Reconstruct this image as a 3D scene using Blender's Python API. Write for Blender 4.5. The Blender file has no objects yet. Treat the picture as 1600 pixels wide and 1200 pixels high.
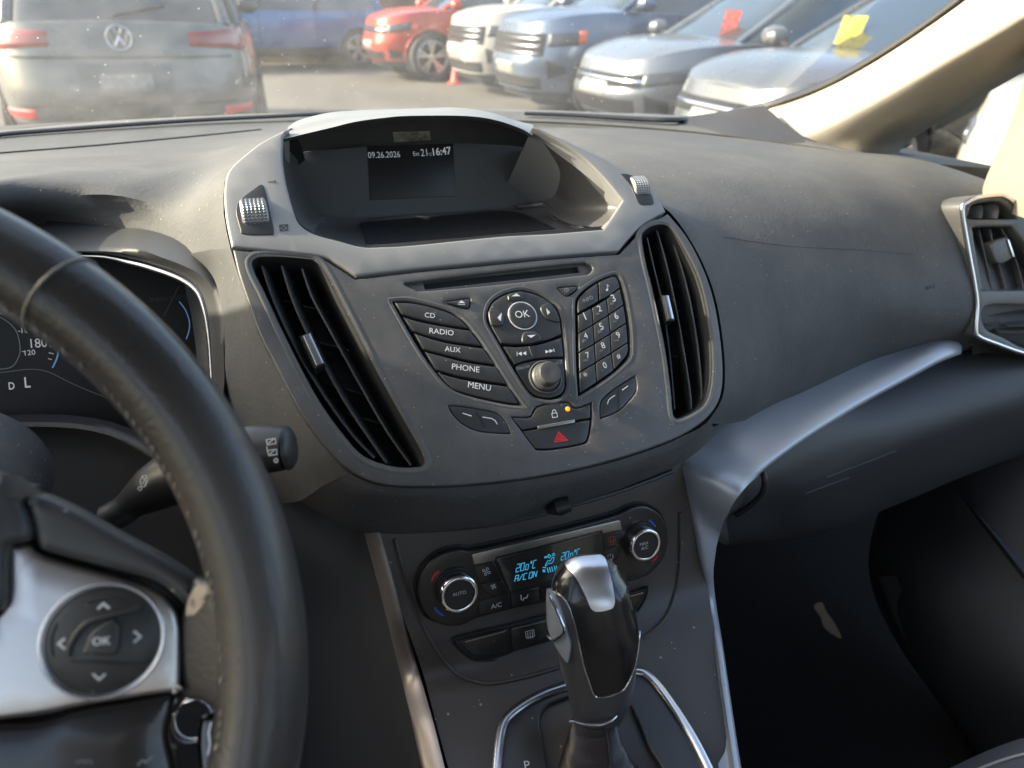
import bpy, bmesh, math, random
from mathutils import Vector as V, Matrix
from mathutils.bvhtree import BVHTree
from mathutils.geometry import delaunay_2d_cdt
random.seed(7)
R = math.radians
SC = bpy.context.scene
COL = SC.collection

# ------------------------------------------------------------------ camera
CAM = V((-.19, 0, 1.25))
YAW, PIT, ROL, FPX = R(21), R(27), R(1.2), 1180.0
fw = V((math.sin(YAW)*math.cos(PIT), math.cos(YAW)*math.cos(PIT), -math.sin(PIT)))
_r = V((math.cos(YAW), -math.sin(YAW), 0)); _u = _r.cross(fw)
rt = _r*math.cos(ROL) + _u*math.sin(ROL); up = rt.cross(fw)
cd = bpy.data.cameras.new('camera'); cam = bpy.data.objects.new('camera', cd); COL.objects.link(cam)
cam.matrix_world = Matrix(((rt.x, up.x, -fw.x, CAM.x), (rt.y, up.y, -fw.y, CAM.y), (rt.z, up.z, -fw.z, CAM.z), (0, 0, 0, 1)))
cd.sensor_width = 36; cd.lens = FPX/1600*36; cd.clip_start = .02; cd.clip_end = 600
cd.dof.use_dof = True; cd.dof.focus_distance = .57; cd.dof.aperture_fstop = 8.0
SC.camera = cam

# ------------------------------------------------------------------ world, sun, exposure
SUN = V((-.84, .29, .46)).normalized()
w = bpy.data.worlds.new('World'); SC.world = w; w.use_nodes = True
nt = w.node_tree; bg = nt.nodes['Background']
sky = nt.nodes.new('ShaderNodeTexSky'); sky.sky_type = 'NISHITA'; sky.sun_disc = False
sky.sun_elevation = math.asin(SUN.z); sky.sun_rotation = math.atan2(SUN.x, SUN.y)
sky.air_density = 1.0; sky.dust_density = 4.0; sky.ozone_density = .15
nt.links.new(sky.outputs[0], bg.inputs[0]); bg.inputs[1].default_value = .15
sl = bpy.data.lights.new('sun', 'SUN'); sl.energy = 3.6; sl.angle = R(.6); sl.color = (1, .87, .68)
so = bpy.data.objects.new('sun', sl); COL.objects.link(so)
so.rotation_euler = (-SUN).to_track_quat('-Z', 'Y').to_euler()
SC.view_settings.view_transform = 'Standard'; SC.view_settings.look = 'None'
SC.view_settings.exposure = 2.15; SC.view_settings.gamma = 1
SC.render.engine = 'CYCLES'
SC.cycles.use_denoising = True
SC.cycles.max_bounces = 8; SC.cycles.diffuse_bounces = 3; SC.cycles.glossy_bounces = 3
SC.cycles.transparent_max_bounces = 12; SC.cycles.sample_clamp_indirect = 6
SC.cycles.caustics_reflective = False; SC.cycles.caustics_refractive = False

# ------------------------------------------------------------------ rays and surfaces
def ray(px, py): return fw + rt*((px-800)/FPX) + up*((600-py)/FPX)
def P(px, py, s=None, x=None, y=None, z=None):
    """point seen at that pixel: s = depth, x/y/z = car coordinates relative to the eye"""
    d = ray(px, py)
    if x is not None: s = x/d.x
    if y is not None: s = y/d.y
    if z is not None: s = z/d.z
    return CAM + d*s

class Surf:
    def __init__(s, o, X, Y, h=None):
        s.o = V(o); s.X = V(X).normalized(); Y = V(Y); s.Y = (Y - s.X*Y.dot(s.X)).normalized()
        s.N = s.X.cross(s.Y); s.h = h or (lambda u, v: 0.0); s.curved = h is not None
    def pos(s, u, v, off=0): return s.o + s.X*u + s.Y*v + s.N*(s.h(u, v) + off)
    def px(s, x, y, off=0):
        d = ray(x, y); t = off; u = v = 0
        for _ in range(6 if s.curved else 1):
            k = ((s.o + s.N*t) - CAM).dot(s.N)/d.dot(s.N); q = CAM + d*k - s.o
            u, v = q.dot(s.X), q.dot(s.Y); t = s.h(u, v) + off
        return (u, v)
    def at(s, x, y, off=0):
        u, v = s.px(x, y, off); return s.pos(u, v, off)

def smooth(pts, closed=True, n=5):
    """Catmull-Rom through the points; a third element 0 marks a sharp corner"""
    P2 = [V((p[0], p[1])) for p in pts]; C = [len(p) > 2 and p[2] == 0 for p in pts]; N = len(pts); out = []
    rng = range(N if closed else N-1)
    for i in rng:
        j = (i+1) % N; a, b = P2[i], P2[j]
        if closed or i > 0: p0 = P2[(i-1) % N]
        else: p0 = a
        if closed or j < N-1: p3 = P2[(j+1) % N]
        else: p3 = b
        if C[i]: p0 = a
        if C[j]: p3 = b
        if C[i] and C[j]: ts = [0, .5]
        else: ts = [k/n for k in range(n)]
        for t in ts:
            q = .5*((2*a) + (b-p0)*t + (2*p0-5*a+4*b-p3)*t*t + (3*a-p0-3*b+p3)*t**3)
            out.append((q.x, q.y))
    if not closed: out.append(tuple(P2[-1]))
    return out

def cr3(pts, n):
    """n samples of a Catmull-Rom curve through 3-D points"""
    m = len(pts)
    if m == 1: return [pts[0]]*n
    L = [0]
    for i in range(1, m): L.append(L[-1] + (pts[i]-pts[i-1]).length + 1e-9)
    out = []; k = 0
    for i in range(n):
        d = L[-1]*i/(n-1)
        while k < m-2 and d > L[k+1]: k += 1
        t = (d-L[k])/(L[k+1]-L[k]); t = min(1, max(0, t))
        a, b = pts[k], pts[k+1]; p0 = pts[k-1] if k > 0 else a*2-b; p3 = pts[k+2] if k < m-2 else b*2-a
        out.append(.5*((2*a) + (b-p0)*t + (2*p0-5*a+4*b-p3)*t*t + (3*a-p0-3*b+p3)*t**3))
    return out

# ------------------------------------------------------------------ objects
BASE = {}
def thing(name, label, cat, loc=(0, 0, 0), rotz=0, group=None, local=False):
    o = bpy.data.objects.new(name, None); COL.objects.link(o); o.empty_display_size = .05
    o.location = loc; o.rotation_euler = (0, 0, rotz); o['label'] = label; o['category'] = cat
    if group: o['group'] = group
    BASE[o.name] = V((0, 0, 0)) if local else V(loc)
    return o
def tag(o, label, cat, group=None, kind=None):
    if label: o['label'] = label
    if cat: o['category'] = cat
    if group: o['group'] = group
    if kind: o['kind'] = kind
    return o
def mk(name, verts, faces, mat, parent=None, flat=False, label=None, sharp=38):
    b = BASE[parent.name] if parent else V((0, 0, 0))
    me = bpy.data.meshes.new(name); me.from_pydata([tuple(V(v)-b) for v in verts], [], faces); me.validate()
    o = bpy.data.objects.new(name, me); COL.objects.link(o)
    me.materials.append(mat)
    if not flat:
        me.shade_smooth(); me.set_sharp_from_angle(angle=R(sharp))
    if parent: o.parent = parent
    BASE[o.name] = b
    if label: o['label'] = label
    return o
class MB:
    def __init__(s): s.v = []; s.f = []
    def add(s, v, f):
        n = len(s.v); s.v += [V(p) for p in v]; s.f += [tuple(i+n for i in q) for q in f]; return s
    def build(s, name, mat, parent=None, **k): return mk(name, s.v, s.f, mat, parent, **k)

# ------------------------------------------------------------------ 2-D helpers
def area(p): return .5*sum(p[i][0]*p[(i+1) % len(p)][1]-p[(i+1) % len(p)][0]*p[i][1] for i in range(len(p)))
def inset(p, d):
    n = len(p); out = []
    for i in range(n):
        a, b, c = V(p[i-1]), V(p[i]), V(p[(i+1) % n])
        e1, e2 = (b-a), (c-b)
        if e1.length < 1e-9: e1 = e2
        if e2.length < 1e-9: e2 = e1
        e1 = e1.normalized(); e2 = e2.normalized()
        n1, n2 = V((-e1.y, e1.x)), V((-e2.y, e2.x)); m = n1+n2
        if m.length < 1e-6: m = n1
        m.normalize(); k = d/max(.45, m.dot(n1)); q = b+m*k; out.append((q.x, q.y))
    return out
def inside(pt, poly):
    x, y = pt; c = False; n = len(poly); j = n-1
    for i in range(n):
        xi, yi = poly[i]; xj, yj = poly[j]
        if (yi > y) != (yj > y) and x < (xj-xi)*(y-yi)/(yj-yi)+xi: c = not c
        j = i
    return c
def dedupe(p, eps):
    out = []
    for q in p:
        if not out or (V(q)-V(out[-1])).length > eps: out.append(q)
    if len(out) > 2 and (V(out[0])-V(out[-1])).length < eps: out.pop()
    return out
def fill(polys, step=None):
    """triangulate polys[0] minus the others, with inner grid points"""
    pts = []; edges = []
    for p in polys:
        n0 = len(pts); m = len(p)
        pts += [V(q) for q in p]; edges += [(n0+i, n0+(i+1) % m) for i in range(m)]
    if step:
        xs = [q[0] for q in polys[0]]; ys = [q[1] for q in polys[0]]
        x = min(xs)+step/2; r = 0
        while x < max(xs):
            y = min(ys)+step/2+(r % 2)*step/2; r += 1
            while y < max(ys):
                if inside((x, y), polys[0]) and not any(inside((x, y), h) for h in polys[1:]):
                    if min((x-q.x)**2+(y-q.y)**2 for q in pts[:len(edges)]) > (step*.35)**2: pts.append(V((x, y)))
                y += step
            x += step
    vo, eo, fo, _, _, _ = delaunay_2d_cdt(pts, edges, [], 0, 1e-7)
    F = []
    for f in fo:
        c = ((vo[f[0]].x+vo[f[1]].x+vo[f[2]].x)/3, (vo[f[0]].y+vo[f[1]].y+vo[f[2]].y)/3)
        if inside(c, polys[0]) and not any(inside(c, h) for h in polys[1:]):
            a, b, d = vo[f[0]], vo[f[1]], vo[f[2]]
            F.append(tuple(f) if (b-a).cross(d-a) > 0 else tuple(reversed(f)))
    return [(q.x, q.y) for q in vo], F

def plate_mb(S, polys, top=.002, depth=.004, bev=.0008, step=None, nb=3, mb=None, holebev=None):
    """plate with rounded edges on surface S; polys in surface coordinates"""
    mb = mb or MB()
    polys = [dedupe(p, 2e-5) for p in polys]
    polys = [p if (area(p) > 0) == (i == 0) else p[::-1] for i, p in enumerate(polys)]
    bv = [bev if i == 0 or holebev is None else holebev for i in range(len(polys))]
    v2, f2 = fill([inset(p, b) for p, b in zip(polys, bv)], step)
    V3 = [S.pos(a, b, top) for a, b in v2]
    mb2 = MB(); mb2.add(V3, f2)
    for p, b in zip(polys, bv):
        rings = []
        for k in range(nb+1):
            a = math.pi/2*k/nb
            ip = inset(p, b*(1-math.sin(a))); rings.append([S.pos(x, y, top-b*(1-math.cos(a))) for x, y in ip])
        rings.append([S.pos(x, y, top-depth) for x, y in p])
        n = len(p); vs = [q for r_ in rings for q in r_]
        fs = [(k*n+i, (k+1)*n+i, (k+1)*n+(i+1) % n, k*n+(i+1) % n) for k in range(len(rings)-1) for i in range(n)]
        mb2.add(vs, fs)
    bm = bmesh.new(); vv = [bm.verts.new(q) for q in mb2.v]
    for f in mb2.f:
        try: bm.faces.new([vv[i] for i in f])
        except ValueError: pass
    bmesh.ops.remove_doubles(bm, verts=bm.verts, dist=3e-6)
    bm.verts.index_update()
    mb.add([x.co.copy() for x in bm.verts], [tuple(x.index for x in f.verts) for f in bm.faces]); bm.free()
    return mb
def plate(name, S, px, mat, parent, holes=(), top=.002, depth=.004, bev=.0008, step=None, off=None, n=5, shrink=0, holebev=None, label=None, nb=3, mirror=False):
    """plate whose outlines are traced on the surface S"""
    off = top if off is None else off
    polys = []
    for k, o in enumerate([px]+list(holes)):
        q = [S.px(x, y, off) for x, y in smooth(o, True, n)]
        if k == 0 and shrink:
            q = q if area(q) > 0 else q[::-1]; q = inset(dedupe(q, 2e-5), shrink)
        polys.append(q)
    if mirror: polys = [[(-a, b) for a, b in q][::-1] for q in polys]
    return plate_mb(S, polys, top, depth, bev, step, holebev=holebev, nb=nb).build(name, mat, parent, label=label)
def circ(c, r, n=40, ry=None): return [(c[0]+r*math.cos(2*math.pi*i/n), c[1]+(ry or r)*math.sin(2*math.pi*i/n)) for i in range(n)]

def loft_pts(rows, nu=24, nv=24):
    """smooth grid through rows of 3-D points"""
    A = [cr3(r_, nu) for r_ in rows]
    cols = [cr3([A[i][j] for i in range(len(A))], nv) for j in range(nu)] if len(A) > 1 else None
    return [[cols[j][i] for j in range(nu)] for i in range(nv)]
def grid_mb(G, closed=False, mb=None):
    mb = mb or MB(); nr, nc = len(G), len(G[0])
    f = [(i*nc+j, i*nc+(j+1) % nc, (i+1)*nc+(j+1) % nc, (i+1)*nc+j) for i in range(nr-1) for j in range(nc if closed else nc-1)]
    return mb.add([p for r_ in G for p in r_], f)
def loft(name, rows, mat, parent, nu=24, nv=24, label=None, sharp=60):
    return grid_mb(loft_pts(rows, nu, nv)).build(name, mat, parent, label=label, sharp=sharp)
def frames(pts):
    T = [(pts[min(i+1, len(pts)-1)]-pts[max(i-1, 0)]).normalized() for i in range(len(pts))]
    a = V((0, 0, 1)) if abs(T[0].z) < .9 else V((1, 0, 0)); n = T[0].cross(a).normalized(); out = []
    for t in T:
        n = (n-t*n.dot(t)).normalized(); out.append((t, n, t.cross(n)))
    return out
def tube_mb(pts, r, n=10, closed=False, caps=True, mb=None, flat=1.0):
    mb = mb or MB(); r = r if isinstance(r, (list, tuple)) else [r]*len(pts); G = []
    for p, (t, a, b), q in zip(pts, frames(pts), r):
        G.append([p+a*(q*math.cos(2*math.pi*k/n))+b*(q*flat*math.sin(2*math.pi*k/n)) for k in range(n)])
    if closed: G.append(G[0])
    grid_mb(G, True, mb)
    if caps and not closed:
        m = len(mb.v); L = len(G)*n
        mb.f.append(tuple(range(m-L, m-L+n))[::-1]); mb.f.append(tuple(range(m-n, m)))
    return mb
def tube(name, pts, r, mat, parent, n=10, closed=False, flat=1.0, label=None):
    return tube_mb(pts, r, n, closed, flat=flat).build(name, mat, parent, label=label, sharp=50)
def ribbon_mb(S, line, w, off=.0004, mb=None, closed=False):
    """flat stroke of width w along a px polyline on S"""
    mb = mb or MB(); q = [V(S.px(x, y, off)) for x, y in line]; n = len(q); L = []; Rr = []
    for i in range(n):
        a = q[i-1] if (i > 0 or closed) else q[i]; c = q[(i+1) % n] if (i < n-1 or closed) else q[i]
        d1 = (q[i]-a); d2 = (c-q[i]); d1 = d1.normalized() if d1.length > 1e-9 else d2.normalized(); d2 = d2.normalized() if d2.length > 1e-9 else d1
        n1, n2 = V((-d1.y, d1.x)), V((-d2.y, d2.x)); m = (n1+n2).normalized() if (n1+n2).length > 1e-6 else n1
        k = w/2/max(.5, m.dot(n1)); L.append(q[i]+m*k); Rr.append(q[i]-m*k)
    vs = [S.pos(p.x, p.y, off) for p in L]+[S.pos(p.x, p.y, off) for p in Rr]
    m = n if closed else n-1
    return mb.add(vs, [(i, n+i, n+(i+1) % n, (i+1) % n) for i in range(m)])
def marks(name, S, lines, w, mat, parent, off=.0004, label=None):
    mb = MB()
    for l in lines:
        cl = l[0] == l[-1] and len(l) > 2
        ribbon_mb(S, l[:-1] if cl else l, w, off, mb, cl)
    return mb.build(name, mat, parent, flat=True, label=label)
def decal(name, S, polys, mat, parent, off=.0004, label=None, n=5, step=None):
    """filled flat marks; each poly px outline"""
    mb = MB()
    for p in polys:
        q = dedupe([S.px(x, y, off) for x, y in smooth(p, True, n)], 1e-5); q = q if area(q) > 0 else q[::-1]
        v2, f2 = fill([q], step); mb.add([S.pos(a, b, off) for a, b in v2], f2)
    return mb.build(name, mat, parent, flat=True, label=label)
_tc = {}
def glyphs(s, bold=0, spacing=1.0):
    k = (s, bold, spacing)
    if k in _tc: return _tc[k]
    c = bpy.data.curves.new('t', 'FONT'); c.body = s; c.size = 1; c.resolution_u = 3; c.offset = bold; c.space_character = spacing
    o = bpy.data.objects.new('t', c); COL.objects.link(o); dg = bpy.context.evaluated_depsgraph_get(); dg.update()
    me = bpy.data.meshes.new_from_object(o.evaluated_get(dg)); vs = [(v.co.x, v.co.y) for v in me.vertices]; fs = [tuple(p.vertices) for p in me.polygons]
    bpy.data.objects.remove(o); bpy.data.curves.remove(c); bpy.data.meshes.remove(me)
    _tc[k] = (vs, fs); return _tc[k]
def text_mb(S, s, a, b, off=.0005, bold=0, spacing=1.0, hs=1.0, mb=None):
    """lettering whose baseline runs from pixel a to pixel b"""
    mb = mb or MB(); vs, fs = glyphs(s, bold, spacing)
    x0 = min(v[0] for v in vs); x1 = max(v[0] for v in vs)
    A, B = V(S.px(*a, off)), V(S.px(*b, off)); d = B-A; k = d.length/(x1-x0); e = d.normalized(); nn = V((-e.y, e.x))
    out = []
    for x, y in vs:
        q = A+e*((x-x0)*k)+nn*(y*k*hs); out.append(S.pos(q.x, q.y, off))
    return mb.add(out, fs)
def text(name, S, s, a, b, mat, parent, **k): return text_mb(S, s, a, b, **k).build(name, mat, parent, flat=True)
def lathe_mb(o, N, X, prof, n=40, mb=None):
    """prof = [(r, h)] around the axis N through o"""
    mb = mb or MB(); N = N.normalized(); X = (X-N*X.dot(N)).normalized(); Y = N.cross(X)
    G = [[o+N*h+(X*math.cos(2*math.pi*k/n)+Y*math.sin(2*math.pi*k/n))*max(r, 1e-5) for k in range(n)] for r, h in prof]
    return grid_mb(G, True, mb)
def bvh(o):
    b = BASE[o.name]
    return BVHTree.FromPolygons([v.co+b for v in o.data.vertices], [tuple(p.vertices) for p in o.data.polygons])
def cast(t, px, py):
    d = ray(px, py).normalized(); h, n, i, _ = t.ray_cast(CAM, d)
    if h is None:
        best = None
        for k in range(8, 80, 2):
            q, nn, i, dist = t.find_nearest(CAM+d*(k*.02))
            if best is None or dist < best[2]: best = (q, nn, dist)
        h, n = best[0], best[1]
    if n.dot(d) > 0: n = -n
    return h, n
def wrap(name, trees, px, mat, parent, off=.001, step=6, n=5, label=None, closed_side=True, holes=(), under=.002):
    """skin piece traced by pixels and laid on an existing surface"""
    trees = trees if isinstance(trees, list) else [trees]
    polys = [dedupe(smooth(o, True, n), .05) for o in [px]+list(holes)]
    polys = [p if (area(p) > 0) == (i == 0) else p[::-1] for i, p in enumerate(polys)]
    def hit(x, y):
        return min((cast(t, x, y) for t in trees), key=lambda q: (q[0]-CAM).length)
    ins = [inset(p, min(1.2, step*.25)) for p in polys]
    v2, f2 = fill(ins, step); mb = MB()
    H = [hit(*q) for q in v2]; mb.add([h+nn*off for h, nn in H], [tuple(reversed(f)) for f in f2])
    for p, i2 in zip(polys, ins):
        m = len(p); a = [hit(*q) for q in i2]; b = [hit(*q) for q in p]
        vs = [h+nn*off for h, nn in a]+[h+nn*(off*.55) for h, nn in b]+[h-nn*under for h, nn in b]
        mb.add(vs, [(k*m+i, (k*m+(i+1) % m), (k+1)*m+(i+1) % m, (k+1)*m+i) for k in range(2) for i in range(m)])
    bm = bmesh.new(); vv = [bm.verts.new(q) for q in mb.v]
    for f in mb.f:
        try: bm.faces.new([vv[i] for i in f])
        except ValueError: pass
    bmesh.ops.remove_doubles(bm, verts=bm.verts, dist=3e-6); bmesh.ops.recalc_face_normals(bm, faces=bm.faces); bm.verts.index_update()
    vs = [x.co.copy() for x in bm.verts]; fs = [tuple(x.index for x in f.verts) for f in bm.faces]; bm.free()
    return mk(name, vs, fs, mat, parent, label=label)
def line_on(name, t, px, w, mat, parent, off=.0006, n=6, label=None, closed=False, flat=.4):
    """thin bead (seam, stitch, trim) along a pixel line on a surface"""
    q = smooth(px, closed, n); pts = []
    for x, y in q:
        h, nn = cast(t, x, y); pts.append(h+nn*off)
    return tube(name, pts, w, mat, parent, n=6, closed=closed, label=label)

# ------------------------------------------------------------------ materials
def M(name, col, rough=.5, metal=0, spec=.5, bump=None, dust=None, coat=0, emis=None, var=None, aniso=0, sheen=0, wear_sheen=None):
    m = bpy.data.materials.new(name); m.use_nodes = True; T = m.node_tree; N = T.nodes; L = T.links
    b = N['Principled BSDF']; I = b.inputs
    col = tuple(col)+(1,) if isinstance(col, (tuple, list)) else (col, col, col, 1)
    I['Base Color'].default_value = col; I['Roughness'].default_value = rough; I['Metallic'].default_value = metal
    I['Specular IOR Level'].default_value = spec; I['Coat Weight'].default_value = coat; I['Coat Roughness'].default_value = .05
    if sheen: I['Sheen Weight'].default_value = sheen
    tc = N.new('ShaderNodeTexCoord'); O = tc.outputs['Object']
    cur = None
    if var:                                     # slow variation of colour and gloss
        a = N.new('ShaderNodeTexNoise'); a.inputs['Scale'].default_value = var[0]; a.inputs['Detail'].default_value = 5; L.new(O, a.inputs['Vector'])
        mr = N.new('ShaderNodeMapRange'); mr.inputs['From Min'].default_value = .3; mr.inputs['From Max'].default_value = .7
        mr.inputs['To Min'].default_value = 1-var[1]; mr.inputs['To Max'].default_value = 1+var[1]; L.new(a.outputs['Fac'], mr.inputs['Value'])
        mx = N.new('ShaderNodeMix'); mx.data_type = 'RGBA'; mx.blend_type = 'MULTIPLY'; mx.inputs['Factor'].default_value = 1
        mx.inputs[6].default_value = col; L.new(mr.outputs[0], mx.inputs[7]); cur = mx.outputs[2]
        r2 = N.new('ShaderNodeMath'); r2.operation = 'MULTIPLY'; r2.inputs[1].default_value = rough; L.new(mr.outputs[0], r2.inputs[0]); L.new(r2.outputs[0], I['Roughness'])
    if dust:                                    # (scale, amount of specks, film)
        vo = N.new('ShaderNodeTexVoronoi'); vo.inputs['Scale'].default_value = dust[0]; L.new(O, vo.inputs['Vector'])
        sp = N.new('ShaderNodeSeparateColor'); L.new(vo.outputs['Color'], sp.inputs[0])
        g = N.new('ShaderNodeMath'); g.operation = 'GREATER_THAN'; g.inputs[1].default_value = 1-dust[1]; L.new(sp.outputs[0], g.inputs[0])
        sz = N.new('ShaderNodeMath'); sz.operation = 'MULTIPLY'; sz.inputs[1].default_value = .22; L.new(sp.outputs[1], sz.inputs[0])
        l = N.new('ShaderNodeMath'); l.operation = 'LESS_THAN'; L.new(vo.outputs['Distance'], l.inputs[0]); L.new(sz.outputs[0], l.inputs[1])
        k = N.new('ShaderNodeMath'); k.operation = 'MULTIPLY'; L.new(g.outputs[0], k.inputs[0]); L.new(l.outputs[0], k.inputs[1])
        fl = N.new('ShaderNodeTexNoise'); fl.inputs['Scale'].default_value = 14; fl.inputs['Detail'].default_value = 8; fl.inputs['Roughness'].default_value = .7; L.new(O, fl.inputs['Vector'])
        fr = N.new('ShaderNodeMapRange'); fr.inputs['From Min'].default_value = .45; fr.inputs['From Max'].default_value = .8; fr.inputs['To Max'].default_value = dust[2]; L.new(fl.outputs['Fac'], fr.inputs['Value'])
        ad = N.new('ShaderNodeMath'); ad.operation = 'MAXIMUM'; L.new(k.outputs[0], ad.inputs[0]); L.new(fr.outputs[0], ad.inputs[1])
        sc = N.new('ShaderNodeMath'); sc.operation = 'MULTIPLY'; sc.inputs[1].default_value = .8; L.new(ad.outputs[0], sc.inputs[0])
        mx = N.new('ShaderNodeMix'); mx.data_type = 'RGBA'; L.new(sc.outputs[0], mx.inputs['Factor'])
        if cur: L.new(cur, mx.inputs[6])
        else: mx.inputs[6].default_value = col
        mx.inputs[7].default_value = (.32, .30, .27, 1); cur = mx.outputs[2]
    if wear_sheen:                                    # (scale, colour, threshold): scuffed patches, on the wheel also a painted reflection
        a = N.new('ShaderNodeTexNoise'); a.inputs['Scale'].default_value = wear_sheen[0]; a.inputs['Detail'].default_value = 6; L.new(O, a.inputs['Vector'])
        mr = N.new('ShaderNodeMapRange'); mr.inputs['From Min'].default_value = wear_sheen[2]; mr.inputs['From Max'].default_value = wear_sheen[2]+.12; L.new(a.outputs['Fac'], mr.inputs['Value'])
        mx = N.new('ShaderNodeMix'); mx.data_type = 'RGBA'; L.new(mr.outputs[0], mx.inputs['Factor'])
        if cur: L.new(cur, mx.inputs[6])
        else: mx.inputs[6].default_value = col
        mx.inputs[7].default_value = tuple(wear_sheen[1])+(1,); cur = mx.outputs[2]
    if cur: L.new(cur, I['Base Color'])
    if bump:                                    # (kind, scale, strength, distance)
        kind, scl, st, dist = bump
        if kind == 'grain':
            a = N.new('ShaderNodeTexVoronoi'); a.feature = 'SMOOTH_F1'; a.inputs['Scale'].default_value = scl; L.new(O, a.inputs['Vector']); h = a.outputs['Distance']
            n2 = N.new('ShaderNodeTexNoise'); n2.inputs['Scale'].default_value = scl*.35; n2.inputs['Detail'].default_value = 3; L.new(O, n2.inputs['Vector'])
            s2 = N.new('ShaderNodeMath'); s2.operation = 'ADD'; L.new(h, s2.inputs[0]); L.new(n2.outputs['Fac'], s2.inputs[1]); h = s2.outputs[0]
        else:
            a = N.new('ShaderNodeTexNoise'); a.inputs['Scale'].default_value = scl; a.inputs['Detail'].default_value = 4; L.new(O, a.inputs['Vector']); h = a.outputs['Fac']
            if kind == 'brushed':
                mp = N.new('ShaderNodeMapping'); mp.inputs['Scale'].default_value = (1, 30, 30); L.new(O, mp.inputs[0]); L.new(mp.outputs[0], a.inputs['Vector'])
        bp = N.new('ShaderNodeBump'); bp.inputs['Strength'].default_value = st; bp.inputs['Distance'].default_value = dist
        L.new(h, bp.inputs['Height']); L.new(bp.outputs[0], I['Normal'])
    if emis:
        I['Emission Color'].default_value = tuple(emis[0])+(1,); I['Emission Strength'].default_value = emis[1]
    return m
def glass_mat(name, tint=(.9, .95, .93), film=.03, refl=.08, rough=.02, filmcol=(.8, .75, .65), smear=0):
    """thin pane: see-through, a little mirror, a little dust"""
    m = bpy.data.materials.new(name); m.use_nodes = True; T = m.node_tree; N = T.nodes; L = T.links
    for x in list(N): N.remove(x)
    out = N.new('ShaderNodeOutputMaterial'); tr = N.new('ShaderNodeBsdfTransparent'); tr.inputs[0].default_value = tuple(tint)+(1,)
    gl = N.new('ShaderNodeBsdfGlossy'); gl.inputs['Roughness'].default_value = rough; gl.inputs[0].default_value = (1, 1, 1, 1)
    lw = N.new('ShaderNodeLayerWeight'); lw.inputs[0].default_value = .25
    mr = N.new('ShaderNodeMapRange'); mr.inputs['To Min'].default_value = refl*.5; mr.inputs['To Max'].default_value = min(1, refl*6); L.new(lw.outputs['Fresnel'], mr.inputs['Value'])
    a = N.new('ShaderNodeMixShader'); L.new(mr.outputs[0], a.inputs[0]); L.new(tr.outputs[0], a.inputs[1]); L.new(gl.outputs[0], a.inputs[2])
    df = N.new('ShaderNodeBsdfTranslucent'); df.inputs[0].default_value = tuple(filmcol)+(1,)
    d2 = N.new('ShaderNodeBsdfDiffuse'); d2.inputs[0].default_value = tuple(filmcol)+(1,)
    dm = N.new('ShaderNodeMixShader'); dm.inputs[0].default_value = .5; L.new(df.outputs[0], dm.inputs[1]); L.new(d2.outputs[0], dm.inputs[2])
    b = N.new('ShaderNodeMixShader'); b.inputs[0].default_value = film; L.new(a.outputs[0], b.inputs[1]); L.new(dm.outputs[0], b.inputs[2])
    if smear:
        tc = N.new('ShaderNodeTexCoord'); ns = N.new('ShaderNodeTexNoise'); ns.inputs['Scale'].default_value = smear; ns.inputs['Detail'].default_value = 8; ns.inputs['Roughness'].default_value = .65
        L.new(tc.outputs['Object'], ns.inputs['Vector']); m2 = N.new('ShaderNodeMapRange'); m2.inputs['From Min'].default_value = .35; m2.inputs['From Max'].default_value = .7
        m2.inputs['To Min'].default_value = film*.6; m2.inputs['To Max'].default_value = film*1.6; L.new(ns.outputs['Fac'], m2.inputs['Value']); 
        vo = N.new('ShaderNodeTexVoronoi'); vo.inputs['Scale'].default_value = 55; L.new(tc.outputs['Object'], vo.inputs['Vector'])
        lt = N.new('ShaderNodeMath'); lt.operation = 'LESS_THAN'; lt.inputs[1].default_value = .06; L.new(vo.outputs['Distance'], lt.inputs[0])
        ml = N.new('ShaderNodeMath'); ml.operation = 'MULTIPLY_ADD'; ml.inputs[1].default_value = .35; L.new(lt.outputs[0], ml.inputs[0]); L.new(m2.outputs[0], ml.inputs[2]); L.new(ml.outputs[0], b.inputs[0])
    L.new(b.outputs[0], out.inputs[0]); return m

soft = M('soft_touch', (.080, .080, .081), .68, bump=('grain', 420, .42, .0005), var=(6, .06), dust=(300, .10, .16), spec=.22)
softR = soft
hard = M('hard_plastic', (.068, .066, .065), .42, bump=('noise', 1800, .15, .0003), dust=(420, .22, .24), var=(9, .15))
frame_m = M('satin_frame', (.21, .208, .205), .42, metal=.1, bump=('noise', 1600, .12, .0003), dust=(400, .16, .2))
roller_m = M('roller_silver', (.26, .265, .27), .42, metal=.7)
satin = M('satin_trim', (.34, .36, .40), .38, metal=.3, bump=('noise', 900, .06, .0003), dust=(120, .05, .04))
but_m = M('button_plastic', .032, .38, bump=('noise', 2000, .08, .0002), dust=(420, .05, .05))
blk = M('black_plastic', .018, .45, bump=('noise', 1200, .1, .0003))
blk2 = M('deep_black', .008, .7)
gloss = M('gloss_black', .012, .09, coat=.6, dust=(300, .03, .02))
slatm = M('vent_slat', .06, .3, dust=(200, .04, .05))
chrome = M('chrome', (.82, .82, .84), .09, metal=1)
chrome_s = M('satin_chrome', (.62, .62, .64), .25, metal=1)
brush = M('brushed_metal', (.62, .59, .57), .30, metal=1, bump=('brushed', 60, .08, .0003), var=(8, .08))
leather = M('leather', (.034, .031, .030), .34, coat=.12, bump=('grain', 520, .3, .0004), var=(9, .22), wear_sheen=(16, (.075, .048, .034), .60))  # scuffs coloured brown to paint in a warm reflection along the rim
leath2 = M('knob_leather', (.012, .012, .013), .22, coat=.25, bump=('grain', 700, .15, .0003))
boot_m = M('boot_leather', (.018, .013, .013), .40, bump=('grain', 600, .25, .0004))
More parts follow.
